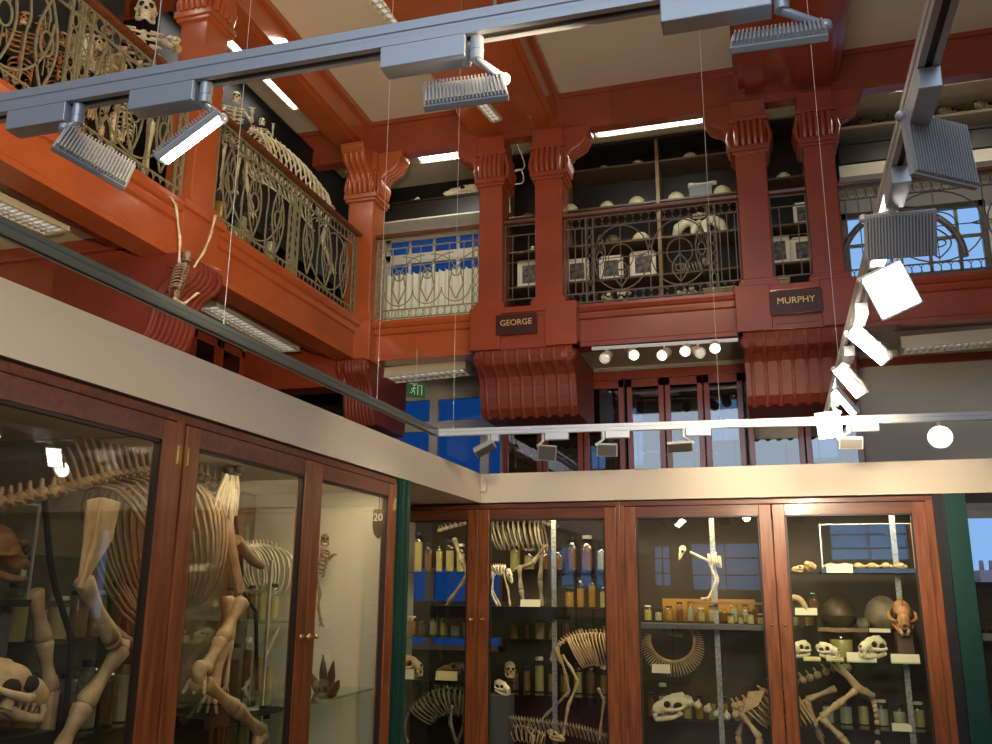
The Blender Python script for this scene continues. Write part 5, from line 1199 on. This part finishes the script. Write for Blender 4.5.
# bear-like skull, thin-legged skeleton, snake
p = B(502, 688, .2); skull_thing('small_cream_skull', 'small cream skull low at the hinge side of the second far door', p, (.9, -.5, -.2), .17, 'cat', 'bonew')
one('skull_block', 'dark block under the small cream skull', 'block', MB().box((p.x-.1, p.y-.07, .14), (p.x+.07, p.y+.1, p.z-.045)), 'grey')
p = B(510, 662, .4)
skull_thing('small_ape_skull', 'small knobbly skull standing among jars, second far door', (p.x, p.y, z5+.17), (.4, -1, 0), .15, 'ape', 'bone')
one('skull_block', 'glass-clear block under the small knobbly skull', 'block', MB().box((p.x-.05, p.y-.05, z5), (p.x+.05, p.y+.05, z5+.10)), 'tank')
sp = [B(556, 648, .28), B(568, 638, .28), B(585, 634, .28), B(605, 634, .28), B(625, 640, .28)]
skeleton('thin_legged_skeleton', 'pale thin-legged skeleton with deep rib cage in the second far door', 'skeleton', 'bone', sp, (0, 1, 0), sp[1:4], [[B(562, 655, .2), B(571, 668, .2), B(578, 682, .2), B(568, 706, .2), B(563, 736, .2)], [B(560, 655, .36), B(566, 676, .36), B(569, 692, .36), B(545, 716, .36)], [B(598, 688, .2), B(604, 700, .2), B(600, 734, .2)]], None, nv=24, vr=.012, vh=.02, ribn=13, ribw=.07, ribh=.24, ribr=.006, legr=.010, neck=[B(572, 637, .28), B(556, 648, .28), B(552, 660, .28)], hips=(B(556, 650, .28), B(562, 664, .28)))
sn = MB(); sp = spline([B(486, 716, .18), B(510, 718, .18), B(545, 722, .18), B(580, 728, .2), B(612, 738, .2), B(630, 744, .2)], 60)
snr = thing('snake_skeleton', 'long curved snake-like skeleton at the bottom of the second far door', 'skeleton', sp[0]); mesh('spine', vertebrae(MB(), sp, 60, .014, (0, 0, 1), .01), 'boned', snr); mesh('ribs', ribs(MB(), sp, 40, (0, 1, 0), .02, .07, .003, .5), 'boned', snr)
sp = [B(500, 728, .25), B(515, 726, .25), B(530, 728, .25), B(544, 735, .25)]
skeleton('low_pale_skeleton', 'pale crouching skeleton lowest in the second far door', 'skeleton', 'bone', sp, (0, 1, 0), sp, [[B(526, 728, .18), B(534, 738, .18), B(530, 752, .18)], [B(506, 732, .18), B(500, 744, .18), B(506, 755, .18)]], (B(556, 736, .2), (1, -.3, -.2), .16, 'long'), nv=14, vr=.012, vh=.015, ribn=9, ribw=.05, ribh=.11, ribr=.005, legr=.011)
one('red_floor_block', 'red-brown base board at the bottom of the second far door', 'board', MB().box((-2.05, SY+.12, .142), (-1.06, SY+.58, bz(540, 744, .25)-.06)), 'maroon')

# --- third far door
zr = bz(700, 602, .15)
r = thing('bird_skeleton', 'pale stooping bird-like skeleton on the thin wooden board', 'skeleton', B(712, 600, .25))
mesh('body', MB().ball(B(714, 560, .25), (.035, .035, .045)).tube([B(690, 552, .25), B(700, 557, .25), B(711, 562, .25), B(716, 552, .25)], [.009, .011, .016, .010], 7), 'bonew', r)
mesh('rib_cage', ribs(MB(), [B(708, 554, .25), B(720, 556, .25)], 7, (0, 1, 0), .035, .085, .004), 'bonew', r)
for pts in ([B(711, 566, .22), B(713, 573, .22), B(716, 580, .22), B(709, 598, .22), B(701, 599, .22)], [B(714, 566, .29), B(718, 580, .29), B(712, 599, .29)]): mesh('leg', chain(MB(), pts, .0085), 'bonew', r)
skull(r, B(682, 552, .25), (-.45, -.3, -.8), .13, 'bird', 'bonew')
mesh('perch_board', MB().box((B(688, 602, .25).x, SY+.18, zr-.016), (B(762, 602, .25).x, SY+.34, zr)), 'shelfwood', r)
mesh('stand', MB().cyl(B(712, 565, .25), (B(712, 602, .25).x, SY+.25, zr), .004), 'steel', r)
c = B(672, 645, .3); R1 = .155; k = 46
coil = [c+V((math.cos(a)*R1*1.05, .02*math.sin(a*2), math.sin(a)*R1*.95+.03)) for a in [math.radians(165+230*i/(k-1)) for i in range(k)]]
r = thing('coiled_snake_skeleton', 'coiled snake skeleton with fringe of fine ribs under the metal shelf', 'skeleton', c)
mesh('spine', vertebrae(MB(), coil, k, .014, (0, -1, 0), .0), 'bone', r)
rb = MB()
for i, q in enumerate(coil):
    d = (q-c); d.y = 0; d.normalize(); w = .075*math.sin(PI*(i+4)/(k+7))+.02
    for s in (-1, 1): rb.tube([q, q+d*w*.5+V((0, s*.03, 0)), q+d*w+V((0, s*.035, -.01))], [.0035, .003, .002], 5)
mesh('ribs', rb, 'bone', r); skull(r, c+V((.02, -.02, .095)), (.95, -.3, -.25), .15, 'long', 'bone'); mesh('stand', MB().cyl(c+V((0, .03, -.12)), c+V((0, .03, -.19)), .006).cyl(c+V((0, .03, -.12)), c+V((0, .0, .07)), .004), 'black', r)
mesh('glass_shelf', MB().box((-.95, SY+.19, c.z-.20), (-.55, SY+.6, c.z-.19)), 'shelfg', caseB2)
card('white card below the coiled snake skeleton', (B(661, 676, .2).x, SY+.205, c.z-.19), .13, .06, CB)
# big cat
NB, FBk = .22, .42
sp = [B(735, 706, .32), B(752, 700, .32), B(775, 684, .32), B(795, 682, .32), B(815, 676, .32), B(836, 668, .32), B(848, 668, .32)]
cat = skeleton('big_cat_skeleton', 'golden big cat skeleton with fanged skull stretched across the last two doors', 'skeleton', 'bonew', sp, (0, 1, 0), [B(742, 704, .32), B(758, 694, .32), B(775, 688, .32), B(790, 684, .32)],
    [[B(740, 712, NB), B(760, 738, NB), B(755, 775, NB)], [B(745, 712, FBk), B(738, 736, FBk), B(745, 770, FBk)], [B(856, 690, NB), B(838, 704, NB), B(821, 717, NB)], [B(822, 718, NB), B(842, 738, NB), B(858, 756, NB)], [B(836, 688, FBk), B(806, 700, FBk)], [B(806, 700, FBk), B(822, 740, FBk)]],
    (B(672, 708, .28), (-1, -.35, -.14), .30, 'cat'), [B(866, 690, .32), B(873, 700, .32), B(877, 720, .32), B(878, 760, .32)], [B(690, 703, .29), B(705, 708, .3), B(722, 716, .31), B(738, 714, .32), B(748, 704, .32)],
    nv=17, vr=.027, vh=.03, ribn=11, ribw=.10, ribh=lambda t: .22+.08*t, ribr=.006, legr=.019, wing=.035)
hp = MB()
for o in (NB, FBk): hp.tube([B(834, 664, o+.02), B(848, 676, o), B(858, 688, o), B(874, 696, o+.06)], [.03, .024, .03, .018], 8, flat=.5)
for o in cat.children:
    if o.name.startswith(('rib', 'leg', 'spine', 'tail')): o.data.materials[0] = M['bone']
mesh('pelvis', hp, 'bone', cat); mesh('shoulder_blade', MB().plate([B(748, 692, NB-.02), B(766, 690, NB-.02), B(758, 706, NB-.02), B(742, 714, NB-.02)], (0, .012, 0)), 'bone', cat, bevel=.003)
# --- last door: shelves of skulls
ZA, ZB_, ZC, ZD = bz(850, 573, .2), bz(850, 660, .12), bz(850, 628, .35), bz(812, 615, .22)
x0, x1 = B(822, 560, .2).x, B(914, 560, .2).x
r = thing('glass_tank', 'glass tank of small specimens on the highest skull shelf', 'tank', ((x0+x1)/2, SY+.3, ZA))
zt_ = bz(850, 524, .2); mesh('glass_walls', MB().box((x0, SY+.18, ZA+.03), (x1, SY+.5, zt_)), 'tank', r); mesh('tray', MB().box((x0-.01, SY+.17, ZA), (x1+.01, SY+.51, ZA+.03)), 'bluef', r)
ed = MB()
for x in (x0, x1): ed.box((x-.004, SY+.177, ZA+.03), (x+.004, SY+.184, zt_))
ed.box((x0, SY+.177, zt_-.005), (x1, SY+.184, zt_)); mesh('edge_strips', ed, 'steel', r)
for k in range(6):
    x = x0+.06+(x1-x0-.1)*k/5.5; b_ = MB().ball((x, SY+.24, ZA+.05), (.032, .03, .022)).ball((x+.03, SY+.235, ZA+.045), (.016, .02, .014)).tube([(x-.03, SY+.24, ZA+.05), (x-.06, SY+.24, ZA+.04)], [.012, .004], 6)
    one('small_specimen', 'little tan specimen in the glass tank, %s from its label card end' % ORD[k], 'specimen', b_, 'bone', (x, SY+.24, ZA+.03), 'tan specimens in the glass tank')
card('white card in front of the glass tank', (B(840, 571, .12).x, SY+.14, ZA), .17, .062, CB)
p = B(801, 566, .25); skull_thing('tiny_skull', 'tiny tan skull on the highest skull shelf, beside the tank', (p.x-.02, p.y, ZA+.03), (-.8, -.6, 0), .12, 'long', 'bone'); bonepile('short tan bones beside the tank on the highest skull shelf', 812, 568, 3, .03, SY+.24, ZA, 'bone')
p = B(797, 592, .22); one('jaw_arch', 'pale arched jawbone standing above a label card', 'bone', MB().tube(spline([(p.x-.09, p.y, ZD+.03), (p.x-.05, p.y, ZD+.11), (p.x+.02, p.y-.02, ZD+.10), (p.x+.06, p.y-.03, ZD+.02)], 14), [.012+.012*math.sin(PI*i/13) for i in range(14)], 8), 'bone', (p.x, p.y, ZD))
p = B(813, 590, .26); jar('small brown jar with a glass stopper beside the arched jawbone', (p.x, p.y, ZD), .036, .17, 'brownf', None, seed=3)
card('white card under the arched jawbone', (B(806, 607, .14).x, SY+.17, ZD), .145, .05, CB)
def lump(label, px, py, R, m, z, d=.42):
    p = B(px, py, d); return one('big_shell', label, 'shell', MB().lathe([(R*.5, 0), (R*.95, R*.3), (R, R*.8), (R*.8, R*1.35), (R*.4, R*1.7), (R*.05, R*1.8)], (p.x, p.y, z), 18), m, (p.x, p.y, z))
lump('large dark round shell behind the wooden shelf strip', 838, 605, .12, 'dshell', ZC); lump('large mottled greenish round shell behind the red-brown skull', 882, 605, .125, 'boned', ZC, .45)
p = B(862, 612, .32); lump('small grey shell between the two large round shells', 862, 615, .045, 'boned', ZC, .32)
mesh('shelf_edge', MB().box((B(818, 628, .24).x, SY+.235, ZC-.022), (B(868, 628, .24).x, SY+.25, ZC+.004)), 'shelfwood', caseB2); mesh('shelf_edge', MB().box((B(869, 628, .24).x, SY+.235, ZC-.022), (B(890, 628, .24).x, SY+.25, ZC+.004)), 'card', caseB2)
p = B(903, 622, .14); z = ZB_; q = V((p.x, p.y, bz(905, 617, .14)))
skull_thing('red_brown_ape_skull', 'red-brown domed skull with open mouth at the end of the skull shelf', q, (-.05, -.85, -.52), .28, 'cat', 'redbone')
one('skull_block', 'dark block under the red-brown domed skull', 'block', MB().box((q.x-.05, q.y-.02, ZB_), (q.x+.05, q.y+.12, q.z-.10)), 'dshell')
p = B(800, 644, .15); skull_thing('pale_skull', 'grey-white skull at the hinge end of the skull shelf', (p.x, p.y, ZB_+.055), (-.7, -.8, 0), .20, 'cat', 'bonew'); p = B(827, 645, .15); skull_thing('pale_skull', 'grey-white skull second from the hinge end of the skull shelf', (p.x, p.y, ZB_+.05), (.8, -.7, 0), .185, 'cat', 'bonew')
p = B(872, 640, .16); skull_thing('white_fox_skull', 'bright white skull in the middle of the skull shelf', (p.x, p.y, ZB_+.075), (-.7, -.75, 0), .26, 'cat', 'bonew')
p = B(841, 640, .32); jar('squat glass-stoppered jar of yellow fluid on the skull shelf', (p.x, p.y, ZB_), .085, .19, 'pale', 'cloudy', seed=4)
card('white card below the bright white skull', (B(862, 658, .07).x, SY+.085, ZB_-.012), .185, .065, CB); card('white card below the red-brown domed skull', (B(906, 660, .07).x, SY+.085, ZB_-.012), .175, .062, CB)
for k, (px, w) in enumerate(((812, .11), (835, .11))): card('yellowed strip card below the %s grey-white skull' % ('first', 'second')[k], (B(px, 656, .07).x, SY+.085, ZB_-.012), w, .03, CB, 'cardy')
ZE = bz(850, 727, .35)
jar_row('on the lowest shelf of the last door', 'x', .30, 1.0, ZE, 6, .22, SY+.5, 'jars in the last door', ('cloudy', 'pale', 'cloudy'))
jar_row('on the shelf behind the last door skulls', 'x', .12, .34, ZC, 2, .12, SY+.5, 'jars in the last door', ('amber', 'pale'))
card('white card low in the last door by the upright', (B(903, 726, .2).x, SY+.26, ZE), .12, .05, CB)
for px, py in ((690, 622),): pass
zs3 = bz(700, 624, .15)
jar_row('on the metal shelf of the third far door', 'x', -.30, -.03, zs3, 4, .09, SY+.22, 'jars in the third far door', ('amber', 'pale'))
one('yellow_backing', 'yellow lit panel behind the wooden board in the third far door', 'panel', MB().box((-.80, SY+.68, zs3-.05), (-.10, SY+.70, zs3+.17)), 'amber')

# more jars: side shelving by the pale end wall, and back rows in the far cases
r = thing('jar_rack', 'open rack of jars against the end wall behind the second door', 'rack', (-2.83, 4.6, .14))
rk = (-3.03, -2.63, 4.45, 4.80)
for x in (rk[0], rk[1]):
    for y in (rk[2], rk[3]): mesh('upright', MB().box((x-.008, y-.008, .14), (x+.008, y+.008, 1.75)), 'steel', r)
for z, nm, h in ((.70, 'low', .26), (1.05, 'middle', .30), (1.42, 'top', .26)):
    mesh('shelf', MB().box((rk[0], rk[2], z-.012), (rk[1], rk[3], z)), 'shelfg', r)
    jar_row('on the %s shelf of the rack by the end wall' % nm, 'x', rk[0]+.02, rk[1]-.02, z, 5, h, 4.60, 'jars on the rack by the end wall', ('pale', 'amber', 'pale', 'brownf'))
zq = bz(700, 720, .6)
for z, nm, x0, x1, n, d, h, cs in ((zs3+.0, 'behind the metal shelf level', -.95, -.05, 11, .62, .16, caseB2), (zq, 'on the low back shelf behind the big cat', -.95, -.05, 10, .62, .26, caseB2)):
    mesh('glass_shelf', MB().box((x0, SY+d-.08, z-.01), (x1, SY+d+.08, z)), 'shelfg', cs)
    jar_row(nm+', third far door', 'x', x0, x1, z, n, h, SY+d, 'jars in the third far door', ('pale', 'amber', 'cloudy', 'brownf'))
zz = bz(540, 640, .6)
mesh('glass_shelf', MB().box((-2.05, SY+.56, zz-.01), (-1.06, SY+.72, zz)), 'shelfg', caseB1)
jar_row('on the back shelf below the black plinth, second far door', 'x', -2.05, -1.08, zz, 9, .20, SY+.64, 'jars in the second far door', ('brownf', 'amber', 'pale'))
zz = bz(540, 570, .62)
mesh('glass_shelf', MB().box((-2.05, SY+.56, zz-.01), (-1.06, SY+.72, zz)), 'shelfg', caseB1)
jar_row('on the high back shelf, second far door', 'x', -2.05, -1.08, zz, 8, .28, SY+.64, 'jars in the second far door', ('brownf', 'cloudy', 'pale'))
jar_row('on the lowest back shelf, first far door', 'x', -2.88, -2.2, .62, 7, .30, SY+.6, 'jars in the first far door', ('brownf', 'amber'))
mesh('glass_shelf', MB().box((-2.9, SY+.52, .61), (-2.16, SY+.7, .62)), 'shelfg', caseB1)
# ------------------------------------------------------------------ light
w = bpy.data.worlds.new('sky'); sc.world = w; w.use_nodes = True
nt = w.node_tree; bg = nt.nodes['Background']
tc = nt.nodes.new('ShaderNodeTexCoord'); sp = nt.nodes.new('ShaderNodeSeparateXYZ'); rp = nt.nodes.new('ShaderNodeValToRGB')
nt.links.new(tc.outputs['Generated'], sp.inputs[0])
ma = nt.nodes.new('ShaderNodeMath'); ma.operation = 'MULTIPLY_ADD'; ma.inputs[1].default_value = -.5; ma.inputs[2].default_value = .5
nt.links.new(sp.outputs['Y'], ma.inputs[0]); nt.links.new(ma.outputs[0], rp.inputs[0]); nt.links.new(rp.outputs[0], bg.inputs[0])
rp.color_ramp.elements[0].color = (.40, .60, .88, 1); rp.color_ramp.elements[0].position = .25
rp.color_ramp.elements[1].color = (.6, .95, 1.55, 1); rp.color_ramp.elements[1].position = .8
bg.inputs[1].default_value = 1.0

def area(name, loc, target, size, power, color=(1, .85, .65), sy=None):
    l = bpy.data.lights.new(name, 'AREA'); l.energy = power; l.color = color; l.size = size
    if sy: l.shape = 'RECTANGLE'; l.size_y = sy
    o = bpy.data.objects.new(name, l); col.objects.link(o); o.location = loc
    o.rotation_euler = (V(target)-V(loc)).to_track_quat('-Z', 'Y').to_euler(); o.visible_glossy = True
    return o
def spot(name, loc, target, power, angle=70, color=(1, .85, .65), r=.04, blend=.6):
    l = bpy.data.lights.new(name, 'SPOT'); l.energy = power; l.color = color; l.spot_size = math.radians(angle); l.spot_blend = blend; l.shadow_soft_size = r
    o = bpy.data.objects.new(name, l); col.objects.link(o); o.location = loc
    o.rotation_euler = (V(target)-V(loc)).to_track_quat('-Z', 'Y').to_euler(); return o
WARM = (1, .78, .52)
area('daylight', (0, YF+.25, 4.6), (-.5, 5, 2.6), 6, 150, (.68, .83, 1.0), 2.5)
# added area lights without fixtures: warm fill downwards, and up at the ceiling
area('hall_fill_light', (-1.0, 2.2, 6.3), (-1.0, 2.2, 0), 1.5, 60, WARM, 4)
area('ceiling_bounce', (-1.0, 4.0, 3.2), (-1.0, 4.6, 7), 3, 45, WARM, 3)
# spots of the lighting tracks, mixed with added ones that have no lamp
spot('hall_spot', (-1.0, 1.6, 2.7), (-3.787, 4.9, 4.4), 360, 58, (1, .76, .45))  # added warm key for the pillar, past the track, without a lamp
spot('hall_spot', (-.8, 3.5, 3.3), (-3.7, 7.0, 4.3), 70, 80, (1, .76, .45))  # added in mid-air for the gallery corner, no lamp there
spot('hall_spot', (-.2, 1.4, 2.5), (-2.08, 3.9, 2.3), 48, 150, WARM)  # added to brighten the bulkhead, the track carries no lamp here
spot('hall_spot', (.35, 3.0, 2.45), (-1.4, 6.6, 2.2), 110, 95, WARM)
spot('hall_spot', (.35, 4.4, 2.45), (-.2, 6.6, 2.1), 85, 100, WARM)
spot('hall_spot', (.40, 5.2, 2.42), (.55, 6.58, 2.38), 75, 100, WARM)
spot('hall_spot', (.2, 3.0, 2.5), (-.4, 7.8, 4.4), 8, 80, WARM)
# unseen area lights added to brighten the case interiors
for y0, y1, p in ((1.0, 2.7, 2.2), (2.95, 3.8, 2.2), (3.95, 4.75, 4)):
    area('case_fill_light', (SX-.10, (y0+y1)/2, 2.15), (SX-.5, (y0+y1)/2, .9), y1-y0, p, (1, .80, .50), .08)
for x0, x1, p in ((-2.85, -2.2, 5), (-2.05, -1.1, 8), (-.95, .0, 9), (.1, 1.0, 11)):
    area('case_fill_light', ((x0+x1)/2, SY+.10, 2.155), ((x0+x1)/2, SY+.4, 1.0), x1-x0, p, (1, .80, .50), .08)

sc.view_settings.view_transform = 'Standard'
sc.view_settings.exposure = 0.0

spot('hall_spot', (.30, 3.4, 2.45), (-2.25, 4.78, 1.8), 40, 24, (1, .88, .66), .03)
# light of the lit fluorescent luminaires
for p0, p1, pw in (((-4.26, 5.2, 6.2), (-4.20, 7.0, 6.2), 14), (tuple(at(417, 162, Y=8.12)), tuple(at(462, 156, Y=8.12)), 9), (tuple(at(594, 136, Y=8.12)), tuple(at(706, 120, Y=8.12)), 7), (tuple(at(892, 90, Y=8.12)), tuple(at(1040, 68, Y=8.12)), 8)):
    p0, p1 = V(p0), V(p1); c = (p0+p1)/2; d = p1-p0
    o = area('luminaire_light', c, c+V((0, .4, -1)) if abs(d.x) > abs(d.y) else c+V((.25, 0, -1)), .1, pw, (1, .96, .80), .1)
    if abs(d.x) > abs(d.y): o.data.size = d.length*.9
    else: o.data.size_y = d.length*.9

for k_, v_ in LABELS.items():
    if len(v_) > 1: print('SAME LABEL', k_, v_)
